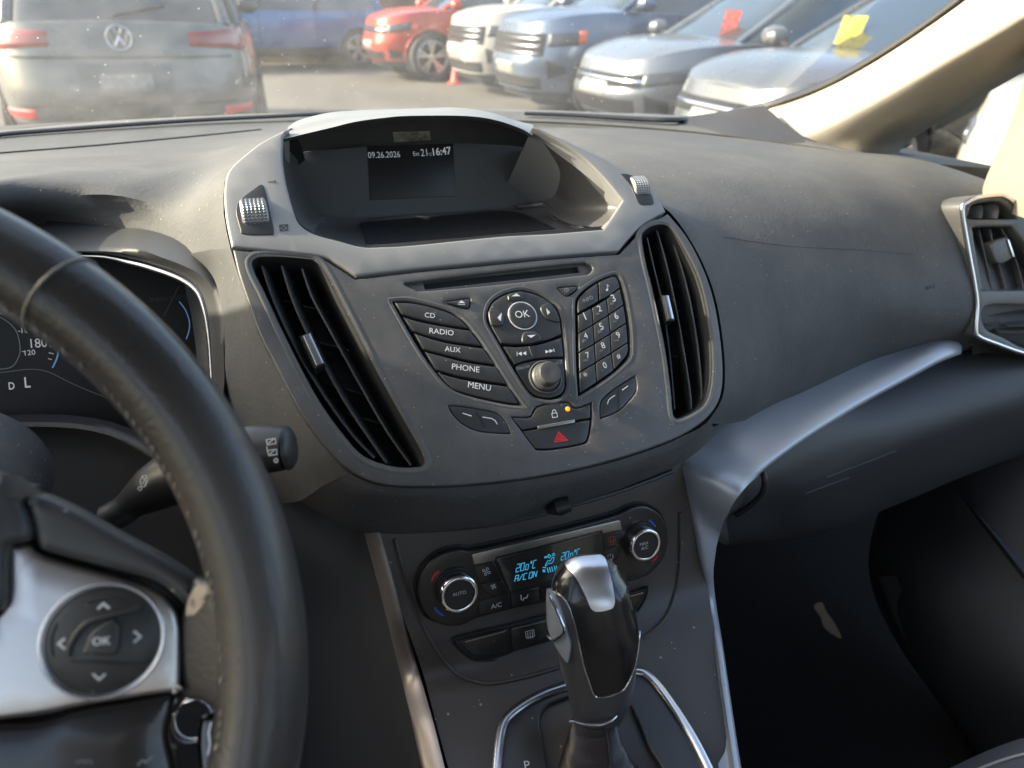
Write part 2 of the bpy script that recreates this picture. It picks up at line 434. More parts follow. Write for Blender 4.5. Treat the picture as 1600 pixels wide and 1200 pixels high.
beige = M('beige_trim', (.27, .25, .22), .85, bump=('noise', 700, .2, .0005), var=(5, .05))
carpet = M('carpet', (.017, .015, .014), 1, spec=.05, bump=('noise', 400, 1, .003), dust=None)
white_p = M('print_white', (.62, .62, .62), .5)
grey_p = M('print_grey', (.25, .25, .26), .5)
dark_p = M('print_dark', (.02, .02, .02), .5)
red_p = M('print_red', (.62, .02, .03), .5)
blue_p = M('print_blue', (.02, .12, .6), .5)
red_d = M('print_dim_red', (.3, .05, .03), .5)
seatm = M('seat_fabric', (.10, .10, .11), .9, bump=('noise', 900, .6, .001))
silverb = M('silver_button', (.35, .33, .29), .3, metal=.8)
lcd = M('lcd_blue', (.02, .2, .3), .5, emis=((.07, .5, .85), .17))
scr_w = M('screen_white', (.2, .2, .2), .5, emis=((.8, .85, .9), .06))
scr_bg = M('screen_dark', (.012, .012, .014), .35)
amber = M('led_amber', (.5, .2, .02), .3, emis=((1, .22, .01), .42))
cl_lit = M('cluster_print', (.3, .3, .3), .5, emis=((.8, .8, .8), .07))
cl_blue = M('cluster_blue', (.1, .2, .35), .5, emis=((.15, .35, .7), .08))
# ================================================================== CENTRE STACK
def hS(u, v):
    k = 1/(1+math.exp(max(-40, min(40, u/.03))))     # 1 on the driver's side, 0 on the passenger's
    return -(.12+.80*k)*u*u - (.35+.55*k)*max(0, v-.03)**2 - .35*min(0, v+.02)**2
S1 = Surf(CAM+V((0, .476, -.205)), (1, 0, 0), (0, .707, .707), hS)
def s1(pts, off=0): return [S1.at(x, y, off) for x, y in pts]
GR = 'parts of the centre console controls'

cs = thing('radio_control_panel', 'dark grey plastic radio control panel with CD, RADIO and MENU keys and a keypad', 'control panel', S1.o)
LV = [(395, 411), (399, 405), (408, 402), (440, 402), (478, 405), (492, 409), (504, 422), (527, 464), (574, 555), (615, 630), (650, 692), (661, 716), (661, 725), (652, 729), (615, 728), (571, 713), (540, 682), (496, 620), (449, 530), (415, 458), (399, 426)]
RV = [(1004, 372), (1009, 360), (1024, 352), (1040, 352), (1051, 362), (1073, 400), (1091, 440), (1103, 490), (1110, 545), (1109, 596), (1100, 628), (1082, 643), (1062, 652), (1053, 648), (1049, 610), (1041, 550), (1031, 500), (1020, 450), (1010, 410)]
OUT = [(364, 390, 0), (415, 395), (498, 404), (524, 416), (555, 436, 0), (650, 425), (744, 416), (860, 405), (968, 397, 0), (988, 376), (1008, 354), (1044, 334, 0),
       (1072, 368), (1096, 412), (1114, 462), (1125, 520), (1130, 580), (1125, 622), (1106, 652), (1073, 676), (1030, 695), (960, 718), (880, 737), (800, 750), (720, 758), (640, 760), (590, 755), (550, 738), (515, 706), (470, 645), (430, 570), (405, 520), (387, 470), (373, 428)]
CD = [(631, 443), (640, 441), (780, 424), (900, 411), (917, 412), (926, 418), (921, 427), (905, 430), (790, 443), (668, 454), (648, 452)]
BANK = [(613, 471, 0), (640, 470), (690, 482), (716, 494), (736, 515), (760, 549), (790, 597), (815, 633, 0), (790, 631), (740, 620), (706, 607), (680, 580), (655, 545), (626, 495)]
TEAR = [(761, 492), (766, 475), (779, 463), (796, 456), (816, 453), (840, 459), (863, 472), (874, 487), (880, 524), (883, 561), (885, 600), (879, 617), (863, 624), (844, 622), (828, 614), (803, 577), (783, 542), (764, 508)]
KEYP = [(899.5, 475), (903, 463), (916, 450), (935, 438), (959, 429), (968, 435), (976, 462), (983, 503), (985, 535), (983, 557), (971, 571), (960, 581), (933, 601), (904, 619, 0), (901, 569), (900, 520)]
EJ = [(694, 472), (712, 468), (730, 466), (735, 468), (734, 478), (729, 482), (712, 478)]
CK = [(871, 449.5), (888, 447.5), (902, 447), (901, 453), (889, 461.5), (884, 462), (876, 455)]
LL = [(701, 634, 0), (718, 634), (755, 640), (775, 645), (788, 656), (799, 678, 0), (764, 676), (742, 672), (721, 661), (706, 645)]
LR = [(938, 654, 0), (938, 633), (944, 621), (965, 604), (992, 587, 0), (995, 599), (994, 612), (982, 628), (965, 643.5)]
HZ = [(799, 651, 0), (826, 651), (832, 644), (839, 635), (860, 629.5), (886, 627.5), (896, 635), (904, 636.5), (925, 628.5, 0), (925, 656), (919, 687), (906, 695), (867, 702), (841, 703), (834, 698), (815, 673)]
pn = plate('face_plate', S1, OUT, hard, cs, holes=[LV, RV, CD, BANK, TEAR, KEYP, EJ, CK, LL, LR, HZ], top=.003, depth=.012, bev=.0014, step=.011, off=.003)
plate('backing', S1, [(372, 400, 0), (1040, 345, 0), (1120, 560), (1100, 640), (800, 740), (580, 740), (480, 640)], blk2, cs, holes=[inset_px for inset_px in ([(x, y) for x, y in LV], RV)], top=-.004, depth=.004, bev=.0004, step=.03, off=-.004)
# soft raised rims around the key groups
for o in (BANK, TEAR, KEYP):
    q = [S1.px(p[0], p[1], .003) for p in smooth(o, True, 5)]
    q = q if area(q) > 0 else q[::-1]; q = inset(dedupe(q, 1e-4), -.0022)
    tube('key_rim', [S1.pos(a, b, .0019) for a, b in q], .0014, hard, cs, n=8, closed=True)
# CD slot
plate('disc_slot', S1, [(629, 441), (780, 422), (900, 409), (930, 412), (928, 430), (905, 433), (668, 457), (645, 456)], hard, cs, holes=[[(661, 441, 0), (903, 416, 0), (907, 426, 0), (664, 452.5, 0)]], top=-.0005, depth=.003, bev=.0003, off=-.0005, step=.02)
# left bank of five keys
keys = [('CD', [(616, 472, 0), (650, 474), (696, 486), (718, 498), (733, 513, 0), (694, 507), (656, 499), (627, 491, 0)], (663.7, 495.6), (679.7, 497)),
        ('RADIO', [(628, 493.5, 0), (656, 502), (694, 509.5), (735, 516, 0), (753, 540.5, 0), (712, 535), (684, 529), (644, 517, 0)], (671, 520.4), (708.7, 524.3)),
        ('AUX', [(646, 519.5, 0), (684, 531.5), (712, 537.5), (755, 543.5, 0), (773, 569.5, 0), (731, 563), (684, 551.5), (661, 545.5, 0)], (695, 548.5), (719.4, 551)),
        ('PHONE', [(663, 548.5, 0), (686, 554.5), (732, 566), (775, 572.5, 0), (792, 600.5, 0), (750, 594), (712, 586.5), (680, 577.5, 0)], (706, 576.6), (749, 582)),
        ('MENU', [(682, 580.5, 0), (712, 589.5), (750, 597), (794, 603.5, 0), (812, 631, 0), (787, 628.5), (741, 618.5), (712, 609.5), (697, 598.5)], (731, 605), (766.5, 611))]
for s, o, a, b in keys:
    k = plate('key', S1, o, but_m, cs, top=.0032, depth=.008, bev=.0013, off=.0032, step=.005, shrink=.0002, label='dark %s key' % s)
    text('lettering', S1, s, a, b, white_p, k, off=.0036)
# eject and clock keys
k = plate('key', S1, EJ, but_m, cs, top=.004, depth=.008, bev=.001, shrink=.0006, label='small eject key')
decal('symbol', S1, [[(716, 473, 0), (721, 469.5, 0), (727, 473.5, 0)]], white_p, k, off=.0044)
marks('symbol', S1, [[(715.5, 475.2), (727, 475.6)]], .0004, white_p, k, off=.0044)
k = plate('key', S1, CK, but_m, cs, top=.004, depth=.008, bev=.001, shrink=.0006, label='small triangular clock key')
cc = S1.px(885, 453, .0044)
marks('symbol', S1, [[(888.5, 453), (887.5, 455.3), (885, 456.2), (882.5, 455.3), (881.5, 453), (882.5, 450.7), (885, 449.8), (887.5, 450.7), (888.5, 453)], [(885, 451), (885, 453.2), (887, 453)]], .0004, grey_p, k, off=.0044)
# direction pad, skip keys and volume knob
pad = plate('direction_pad', S1, [(764, 492), (768, 476), (781, 465), (797, 458), (816, 455.5), (840, 461.5), (861, 474), (871, 488), (875, 505), (877, 521.5, 0), (860, 529), (844, 533), (816, 537), (800, 537), (783, 536, 0), (767, 508)], but_m, cs, top=.0034, depth=.008, bev=.001, step=.006)
def spx(c, r, off, n=32): # circle in surface coordinates
    a = S1.px(c[0], c[1], off); return circ(a, r, n)
c0 = (816.8, 493)
ring = plate_mb(S1, [spx(c0, .0112, .004), spx(c0, .0104, .004)], .0041, .003, .0002).build('ring', white_p, pad)
ok = plate_mb(S1, [spx(c0, .0103, .004)], .0046, .003, .0006, step=.004).build('ok_key', but_m, pad)
text('lettering', S1, 'OK', (806.2, 496.8), (828.3, 494.8), white_p, ok, off=.0050)
for pts, tri in (([(794, 468.5, 0), (795, 459), (817, 454.5), (818.5, 464.5), (815, 468), (800, 470)], [(799, 463, 0), (807, 458.3, 0), (813, 462.7, 0)]),
                 ([(764, 484), (783, 487), (788, 496), (786, 507), (777, 509.5), (767, 507)], [(784, 488.5, 0), (777, 496.5, 0), (782.5, 502, 0)]),
                 ([(845, 478), (858, 473), (870, 486), (875, 503), (856, 499), (847, 490)], [(853, 481, 0), (859.5, 488, 0), (855.5, 492, 0)]),
                 ([(816, 535), (818, 519), (833, 517), (841, 520), (847, 530), (832, 536)], [(823.5, 524, 0), (837, 523, 0), (830, 528, 0)])):
    a = plate('arrow_key', S1, pts, but_m, pad, top=.0046, depth=.004, bev=.0012, shrink=.0002)
    decal('arrow', S1, [tri], white_p, a, off=.0050)
skip = plate('skip_key', S1, [(785.5, 540.5, 0), (800, 542), (816, 541.5), (844, 537.5), (860, 533), (877.5, 526.5, 0), (880.5, 557, 0), (853, 558), (825, 562), (804.5, 569, 0)], but_m, cs, top=.003, depth=.008, bev=.001, step=.006)
plate('hinge', S1, [(826, 541, 0), (841, 539, 0), (842, 552, 0), (838, 557), (832, 557)], blk, skip, top=.0034, depth=.002, bev=.0005)
for q_ in ([(815, 549.6, 0), (815.5, 556, 0), (809.5, 552.5, 0)], [(822, 548.8, 0), (822.5, 555, 0), (816.5, 552, 0)], [(852, 547, 0), (852.5, 552.5, 0), (858, 549, 0)], [(858, 545.8, 0), (859, 551.4, 0), (864.5, 547.6, 0)]): decal('arrow', S1, [q_], white_p, skip, off=.0035, n=2)
for q_ in ([(807.8, 549.5), (808.2, 556)], [(865.2, 544.5), (866, 550)]): marks('arrow_bar', S1, [q_], .0005, white_p, skip, off=.0035)
vb = plate('knob_plate', S1, [(806, 573), (825, 565.5), (853, 561), (881, 560, 0), (883, 600), (877, 615), (862, 621), (844, 620), (830, 613), (816, 594)], but_m, cs, top=.002, depth=.008, bev=.001, step=.006)
kc = S1.px(852, 589, .003); ko = S1.pos(kc[0], kc[1], 0)
e = .001; nN = (S1.pos(kc[0]+e, kc[1], 0)-ko).cross(S1.pos(kc[0], kc[1]+e, 0)-ko).normalized()
lathe_mb(ko, nN, S1.X, [(.0125, .002), (.0125, .0032), (.0118, .0036), (.0112, .003), (.0112, .001)]).build('knob_ring', hard, vb)
lathe_mb(ko, nN, S1.X, [(.0106, .001), (.0106, .004), (.0094, .0055), (.0086, .0058), (.0084, .0125), (.0078, .0136), (.0066, .0138), (.003, .0134), (0, .0134)]).build('volume_knob', hard, vb, sharp=45)
text('lettering', S1, 'ON/OFF', (808, 578.5), (828.5, 573.8), grey_p, vb, off=.0024)
marks('symbol', S1, [[(864, 569.5), (876.5, 562.5), (877.5, 567), (864, 569.5)]], .0004, grey_p, vb, off=.0024)
# keypad
def lerp(a, b, t): return (a[0]+(b[0]-a[0])*t, a[1]+(b[1]-a[1])*t)
A0 = [(902.5, 492), (903.5, 521), (904, 551), (905, 582), (905.8, 615)]
A1 = [(925, 480.6), (927, 507), (929, 537), (930.6, 566.5), (932.3, 598)]
A2 = [(947.5, 466.6), (951, 492), (953.7, 521), (955.4, 551.5), (959, 579)]
A3 = [(969, 450), (974.7, 476), (979, 504), (981.6, 534.6), (981, 556)]
cells = []
nm = [['1', '2', '3'], ['4', '5', '6'], ['7', '8', '9'], ['*', '0', '#']]
sub = {'2': 'abc', '3': 'def', '4': 'ghi', '5': 'jkl', '6': 'mno', '7': 'pqrs', '8': 'tuv', '9': 'wxyz', '0': '+'}
ctr = {'1': (916, 495.6), '2': (938.5, 482.5), '3': (960.6, 467), '4': (916.8, 524.7), '5': (941.5, 511), '6': (964.8, 494.3), '7': (920, 555), '8': (944, 540), '9': (967.8, 524), '0': (946.6, 571), '*': (917.5, 589), '#': (967.8, 556)}
for r_ in range(4):
    for c_, (L0, L1) in enumerate(((A0, A1), (A1, A2), (A2, A3))):
        q = [L0[r_]+(0,), L1[r_]+(0,), L1[r_+1]+(0,), L0[r_+1]+(0,)]
        if r_ == 3 and c_ == 2: q = [L0[3]+(0,), L1[3]+(0,), (981, 552), (969, 568), (959, 579, 0)]
        cells.append((nm[r_][c_], q))
cells.append(('INFO', [(902.5, 490, 0), (902, 476), (905, 465), (918, 452), (934.5, 441, 0), (935.5, 470.5, 0)]))
cells.append(('note', [(935, 440.5, 0), (958, 431.5), (966, 438), (969, 449, 0), (952, 462), (936, 470, 0)]))
for s, q in cells:
    k = plate('keypad_key', S1, q, but_m, cs, top=.0032, depth=.008, bev=.0007, shrink=.00042, n=4, label='keypad key marked %s' % (s if s != 'note' else 'with a music note'))
    if s == 'INFO': text('lettering', S1, 'INFO', (912.5, 472.8), (927.3, 466.4), grey_p, k, off=.0036)
    elif s == 'note':
        decal('symbol', S1, [[(946.6, 452, 0), (950, 450, 0), (950.5, 454, 0), (947, 454.8, 0)]], white_p, k, off=.0036)
        marks('symbol', S1, [[(949.6, 453), (948.6, 444.5), (951.5, 447.5)]], .0005, white_p, k, off=.0036)
    else:
        x, y = ctr[s]; hw = 2.6 if s not in '1*#' else (.75 if s == '1' else 2.8)
        text('lettering', S1, s, (x-hw, y+3.9+hw*.27), (x+hw, y+3.9-hw*.27), white_p, k, off=.0036)
        if s in sub:
            n_ = len(sub[s]); text('small_lettering', S1, sub[s], (x-4-n_, y+9.2), (x-4+n_*.9, y+8.2), grey_p, k, off=.0036)
# lower switches
k = plate('switch', S1, LL, but_m, cs, top=.0024, depth=.007, bev=.0012, shrink=.0003, step=.006, label='leaf shaped double switch below the MENU key')
marks('symbol', S1, [[(722.7, 645.6), (737, 650)], [(753.7, 651.6), (768, 653.8), (773.5, 657), (777, 663)]], .0007, white_p, k, off=.0029)
marks('groove', S1, [[(744, 644), (751, 655), (757, 668)]], .0008, blk2, k, off=.0027)
k = plate('switch', S1, LR, but_m, cs, top=.0024, depth=.007, bev=.0012, shrink=.0003, step=.006, label='double switch below the keypad')
marks('symbol', S1, [[(949, 631.6), (951, 625), (955, 621.5), (961, 617.5)], [(972, 609.7), (981, 603)]], .0007, white_p, k, off=.0029)
marks('groove', S1, [[(966, 607), (966.5, 641)]], .0008, blk2, k, off=.0027)
lk = plate('lock_key', S1, [(801, 652.5, 0), (827, 652.5), (833, 646), (840, 636.5), (860, 631), (886, 629), (895, 636.5), (904, 638), (923, 631, 0), (922.5, 653, 0), (880, 660), (816, 671.5, 0)], but_m, cs, top=.003, depth=.007, bev=.001, step=.006)
hz = plate('hazard_key', S1, [(817, 674, 0), (880, 663), (922.3, 656, 0), (917, 686), (905, 693.5), (867, 700), (842, 701), (835, 697)], but_m, cs, top=.003, depth=.007, bev=.001, step=.006)
plate('bar', S1, [(840, 665.5, 0), (898, 655, 0), (898.6, 660, 0), (842, 670.5, 0)], silverb, lk, top=.004, depth=.003, bev=.0004)
marks('symbol', S1, [[(862, 646), (870, 645), (871, 651.5), (863.5, 652.6), (862, 646)], [(863.5, 645.5), (863.3, 642), (865.5, 640.3), (868, 641.2), (868.7, 645)]], .0005, white_p, lk, off=.0034)
lathe_mb(S1.at(887, 639, .003), S1.N, S1.X, [(.0018, 0), (.0016, .0006), (.0008, .001), (0, .0011)], 16).build('indicator_lamp', amber, lk)
marks('symbol', S1, [[(873, 675.5), (886, 687.5), (866.5, 690.5), (873, 675.5)], [(874.5, 681), (879, 685.6), (871, 686.8), (874.5, 681)]], .0010, red_p, hz, off=.0034)

# ------------------------------------------------------------------ vents
def vent(name, label, outline, slats, tabs, rim):
    t = thing(name, label, 'air vent', S1.at(*outline[0]))
    q = [S1.px(p[0], p[1], .003) for p in smooth(outline, True, 4)]
    q = q if area(q) > 0 else q[::-1]; q = dedupe(q, 1e-4)
    mb = MB()   # tapered duct
    q0 = q; rings = [[S1.pos(a, b, .003) for a, b in inset(q0, -.0002)], [S1.pos(a, b, -.004) for a, b in inset(q0, .0008)], [S1.pos(a, b, -.045) for a, b in inset(q0, .003)]]
    grid_mb(rings, True, mb); qq = inset(q0, .003); v2, f2 = fill([qq]); mb.add([S1.pos(a, b, -.045) for a, b in v2], f2)
    mb.build('duct', blk2, t)
    q1 = inset(q, -.0035)
    tube('surround', [S1.pos(a, b, .0010) for a, b in q1], .0030, hard, t, n=10, closed=True, flat=.8)
    for sl_ in slats:
        pts = [S1.at(x, y, -.004) for x, y in smooth(sl_, False, 5)]
        fr = frames(pts); m2 = MB(); G = []
        for p, (tt, _, _) in zip(pts, fr):
            side = S1.N.cross(tt).normalized(); dd = (S1.N*-1+side*.35).normalized()
            G.append([p-side*.0007, p-side*.0004+S1.N*.0006, p+side*.0004+S1.N*.0006, p+side*.0007, p+dd*.024+side*.0009, p+dd*.024-side*.0009])
        grid_mb(G, True, m2); n_ = len(m2.v)
        m2.f.append(tuple(range(6))); m2.f.append(tuple(range(n_-6, n_)))
        m2.build('slat', slatm, t)
    for y0, y1 in tabs[1]:   # cross vanes deep inside
        pts = [S1.at(*y0, -.030), S1.at(*y1, -.030)]
        d = (pts[1]-pts[0]).normalized(); m2 = MB(); n3 = S1.N
        m2.add([pts[0], pts[1], pts[1]-n3*.012, pts[0]-n3*.012, pts[0]+S1.Y*.0012, pts[1]+S1.Y*.0012, pts[1]-n3*.012+S1.Y*.0012, pts[0]-n3*.012+S1.Y*.0012], [(0, 1, 2, 3), (4, 7, 6, 5), (0, 4, 5, 1), (3, 2, 6, 7)])
        m2.build('cross_vane', slatm, t, flat=True)
    a, b, wd = tabs[0]
    A_, B_ = S1.at(*a, .004), S1.at(*b, .004); d = (B_-A_).normalized(); sd = S1.N.cross(d).normalized()
    def bx(p0, p1, w_, h0, h1, nm_, mt):
        prof = [(-1, h0), (-1, h1*.8), (-.75, h1), (.75, h1), (1, h1*.8), (1, h0)]
        G = [[p+sd*(w_*k)+S1.N*h for k, h in prof] for p in (p0, p0+d*.0004, p1-d*.0004, p1)]
        m_ = MB(); grid_mb(G, True, m_); m_.f += [tuple(range(6)), tuple(range(18, 24))]; return m_.build(nm_, mt, t)
    kb = bx(A_-d*.001, B_+d*.001, wd*1.5, -.014, .0, 'slider', blk)
    bx(A_, B_, wd, 0, .0014, 'slider_trim', chrome_s)
    return t
lv = vent('air_vent', 'tall black air vent left of the radio keys, with slanted slats and a chrome slider', LV,
     [[(409, 415), (421, 453), (438, 495), (470, 560), (510, 625), (552, 682), (585, 716)], [(440, 415), (453, 458), (470, 500), (503, 565), (540, 630), (580, 690), (604, 724)], [(472, 420), (487, 463), (513, 512), (556, 590), (605, 675), (642, 727)]],
     (((479, 524), (500, 570), .0024), [((440, 470), (560, 500)), ((440, 520), (590, 560)), ((480, 590), (640, 640)), ((520, 640), (650, 680))]), None)
rv = vent('air_vent', 'tall black air vent right of the keypad, with slats and a chrome slider', RV,
     [[(1011, 372), (1022, 420), (1036, 480), (1047, 560), (1054, 640)], [(1026, 360), (1040, 408), (1054, 470), (1067, 540), (1078, 610), (1080, 640)], [(1044, 358), (1063, 412), (1078, 470), (1090, 540), (1096, 600), (1096, 626)]],
     (((1040, 463), (1048, 499), .0022), [((1020, 440), (1100, 430)), ((1030, 490), (1105, 480)), ((1040, 560), (1110, 550))]), None)

# ------------------------------------------------------------------ upper frame with hood, tray and screen
uf = thing('display_housing', 'silver-grey hooded housing of the central display above the radio panel', 'display housing', S1.at(640, 375))
OPEN = [(443, 214, 0), (442, 246), (447, 283), (457, 321), (468, 349), (492, 365), (530, 376), (566, 385), (600, 385), (650, 382), (780, 369), (855, 365), (905, 361), (943, 358, 0), (973, 313, 0), (943, 277), (911, 246), (874, 221), (832, 199, 0)]
FR = [(452, 199, 0), (438, 206), (406, 223), (378, 245), (361, 261), (353, 277), (350, 300), (351, 325), (354, 349), (362, 386, 0), (415, 391), (499, 400), (526, 411), (557, 431, 0), (650, 420), (744, 411), (850, 401), (967, 392, 0), (984, 372), (1006, 350), (1041, 330, 0), (1024, 304), (997, 279), (967, 261), (941, 245), (911, 231), (874, 214), (836, 198, 0)]
fp = plate('frame', S1, FR + OPEN[::-1], frame_m, uf, top=.004, depth=.09, bev=.0018, step=.011, off=.004)
def dep(x, y, s): return P(x, y, s)
# chamfer on the right edge and inner walls
e_out = [(832, 199), (874, 221), (911, 246), (943, 277), (973, 313), (943, 358)]
e_in = [(830, 209), (868, 238), (900, 262), (930, 287), (966, 325), (938, 356)]
Aw = [S1.at(x, y, .0025) for x, y in e_out]
Bw = [S1.at(x, y, -.007) for x, y in e_in]
Cw = [P(826, 232, .70), P(836, 250, .70), P(845, 272, .70), P(850, 295, .695), P(852, 316, .69), P(850, 326, .68)]
grid_mb([cr3(Aw, 24), cr3(Bw, 24)]).build('bevel_strip', frame_m, uf, flat=False)
loft('inner_wall', [Bw, [(a*.5+b*.5)-V((.004, 0, .004)) for a, b in zip(Bw, Cw)], Cw], hard, uf, 24, 14)
# left wall
Al = [S1.at(x, y, .001) for x, y in [(443, 214), (442, 246), (447, 283), (457, 321), (468, 349), (492, 365)]]
Bl = [P(x, y, s) for x, y, s in [(462, 232, .625), (466, 255, .625), (472, 285, .625), (480, 308, .62), (490, 328, .61), (505, 340, .60)]]
loft('inner_wall', [Al, [(a+b)*.5-V((.003, 0, .003)) for a, b in zip(Al, Bl)], Bl], hard, uf, 20, 10)
sw_ = [S1.at(x, y, -.006) for x, y in [(456, 200), (410, 226), (366, 262), (356, 300), (358, 345), (366, 386)]]
loft('shell', [sw_, [p+V((.012, .05, -.03)) for p in sw_], [p+V((.02, .12, -.10)) for p in sw_]], blk2, uf, 16, 8)  # hidden wall added to stop sun leaking into the display recess
# tray
Fr = [S1.at(x, y, -.001) for x, y in [(468, 349), (492, 365), (530, 376), (566, 385), (650, 382), (780, 369), (855, 365), (905, 361), (943, 358)]]
Fd = [p+V((0, .003, -.006)) for p in Fr]
Bk = [P(x, y, s) for x, y, s in [(488, 326, .61), (510, 338, .62), (560, 343, .64), (620, 338, .65), (680, 334, .665), (760, 328, .68), (800, 326, .69), (830, 324, .695), (852, 320, .69)]]
fl = loft('storage_tray', [Fr, Fd, [a*.6+b*.4-V((0, 0, .004)) for a, b in zip(Fd, Bk)], [a*.15+b*.85-V((0, 0, .005)) for a, b in zip(Fd, Bk)], Bk], hard, uf, 40, 30)
tb = bvh(fl)
line_on('pocket_rim', tb, [(800, 322), (850, 319), (890, 325), (925, 334), (941, 345), (940, 356)], .0022, hard, uf, off=.0015)
line_on('pocket_rim', tb, [(835, 322), (870, 325), (900, 334), (918, 344), (915, 354), (900, 360)], .0016, hard, uf, off=.0008)
wrap('rubber_mat', tb, [(572, 382, 0), (563, 348, 0), (700, 337), (800, 331), (868, 358, 0), (780, 366), (650, 378)], blk, uf, off=.001, step=9)
# hood
lip = [(443, 217), (481, 208), (519, 199), (556, 190), (600, 184), (640, 181), (725, 181), (772, 187), (812, 200), (832, 211)]
top_ = [(452, 197), (474, 189), (510, 182), (545, 179), (600, 176), (662, 174), (715, 173), (770, 181), (805, 192), (834, 200)]
back = [(470, 193), (490, 187), (515, 181), (545, 178), (600, 176), (660, 174), (715, 173), (765, 181), (795, 191), (826, 199)]
lipP = [S1.at(x, y, .003) for x, y in lip]; 
topP = [P(x, y, (a-CAM).dot(fw)+.03) for (x, y), a in zip(top_, lipP)]
bkP = [P(x, y+1.5, (a-CAM).dot(fw)+.10) for (x, y), a in zip(back, lipP)]
lowP = [a+V((0, .07, -.05)) for a in bkP]
loft('hood', [lipP, [a*.6+b*.4 for a, b in zip(lipP, topP)], topP, bkP, lowP], frame_m, uf, 48, 26)
bt = [P(x, y, s) for x, y, s in [(458, 238, .625), (485, 236, .635), (520, 234, .645), (560, 231, .65), (610, 228, .655), (650, 227, .665), (720, 226, .678), (765, 226, .685), (800, 228, .692), (828, 233, .70)]]
lipI = [p-S1.N*.004+V((0, .001, 0)) for p in lipP]
ud = loft('hood_lining', [lipP, lipI, [a*.5+b*.5+V((0, .004, .007)) for a, b in zip(lipI, bt)], bt], hard, uf, 40, 16)
ub = bvh(ud)
wrap('badge', ub, [(613.5, 206.5, 0), (671.5, 205, 0), (673, 218, 0), (615, 222, 0)], M('badge_plate', (.30, .27, .22), .45, bump=('noise', 500, .8, .001), var=(160, .5)), uf, off=.001, step=6)

# screen
sc_t = thing('display_screen', 'dark central display showing the date 09.26.2026 and the time 16:47', 'screen', P(640, 280, .655))
tl, tr_, br, bl_ = P(455, 236, .626), P(830, 230, .667), P(853, 322, .658), P(484, 334, .612)
SO = P(645, 282, .665); SX = (P(835, 280, .70)-P(465, 285, .632)); SY = V((0, .35, .94))
S2 = Surf(SO, SX, SY)
plate('panel', S2, [(445, 240, 0), (520, 233), (640, 224), (770, 222), (838, 226, 0), (862, 330, 0), (700, 345), (480, 352, 0)], M('display_panel', (.085, .085, .088), .5, dust=(500, .04, .03)), sc_t, top=0, depth=.003, bev=.0005, step=.02)
gl_ = plate('screen', S2, [(574, 228, 0), (708, 224, 0), (711, 306, 0), (579, 313, 0)], scr_bg, sc_t, top=.0008, depth=.001, bev=.0002)
mb = MB()
text_mb(S2, '09.26.2026', (575.5, 247), (625.5, 245.5), off=.0012, hs=1.15, mb=mb)
text_mb(S2, 'Ext', (646, 243.5), (655.5, 243), off=.0012, hs=1.2, mb=mb)
text_mb(S2, '21', (658, 244), (668, 243.5), off=.0012, hs=1.15, mb=mb)
text_mb(S2, '°C', (669, 243.5), (675, 243), off=.0012, hs=1.0, mb=mb)
text_mb(S2, '16:47', (677, 243), (705.5, 240.5), off=.0012, hs=1.1, bold=.02, mb=mb)
mb.build('readout', scr_w, gl_, flat=True)

# knurled rollers
def roller(label, c, rec, ax, hw_, rad, off):
    t = thing('knurled_roller', label, 'roller', S1.at(*c), group='knurled rollers beside the display')
    axis = V(ax).normalized(); o = S1.at(c[0], c[1], 0)+S1.N*off
    n_ = S1.N; q = axis.cross(n_).normalized(); mb = MB(); G = []
    NT, NX = 60, 21
    for j in range(NX):
        x = -hw_+2*hw_*j/(NX-1); row = []
        edge = j in (0, NX-1)
        for k in range(NT+1):
            a = math.pi*k/NT; b = 0 if edge or j in (1, NX-2) else (.0007 if (j % 3 != 1 and k % 3 != 0) else 0)
            r_ = rad-(.001 if edge else 0)+b
            row.append(o+axis*x+q*(r_*math.cos(a))+n_*(r_*math.sin(a)))
        G.append(row)
    grid_mb(G, False, mb); 
    for row in (G[0], G[-1]):
        m = len(mb.v); mb.v += row; mb.f.append(tuple(range(m, m+len(row))))
    mb.build('wheel', roller_m, t, flat=True)
    plate('recess', S1, rec, blk, t, top=.0045, depth=.002, bev=.0006, shrink=0)
    return t
roller('silver knurled roller on the left wing of the display housing', (398, 336), [(370, 319), (406, 288, 0), (413, 293), (422, 330), (428, 362), (421, 367), (381, 366), (375, 357)], (1, 0, 0), .0088, .013, -.004)
roller('silver knurled roller on the right wing of the display housing', (997, 295), [(970, 271, 0), (986, 273), (1010, 290), (1022, 316), (1012, 320), (998, 317), (985, 290)], (1, 0, 0), .0075, .012, -.004)
marks('symbol', S1, [[(419, 284.5), (431, 283.5)], [(429, 281.5), (431, 286)]], .0007, dark_p, fp, off=.0044)
marks('symbol', S1, [[(437, 352), (449, 350.5), (449.5, 359.5), (438, 360.5), (437, 352)], [(438, 352), (449, 360)], [(449, 351), (438, 360)]], .0006, dark_p, fp, off=.0044)
# ================================================================== DASHBOARD
dash = thing('dashboard', 'grained soft dark dashboard stretching across the car below the windscreen', 'dashboard', P(700, 190, z=-.2))
def row(pts): return [P(p[0], p[1], **{p[2]: p[3]}) for p in pts]
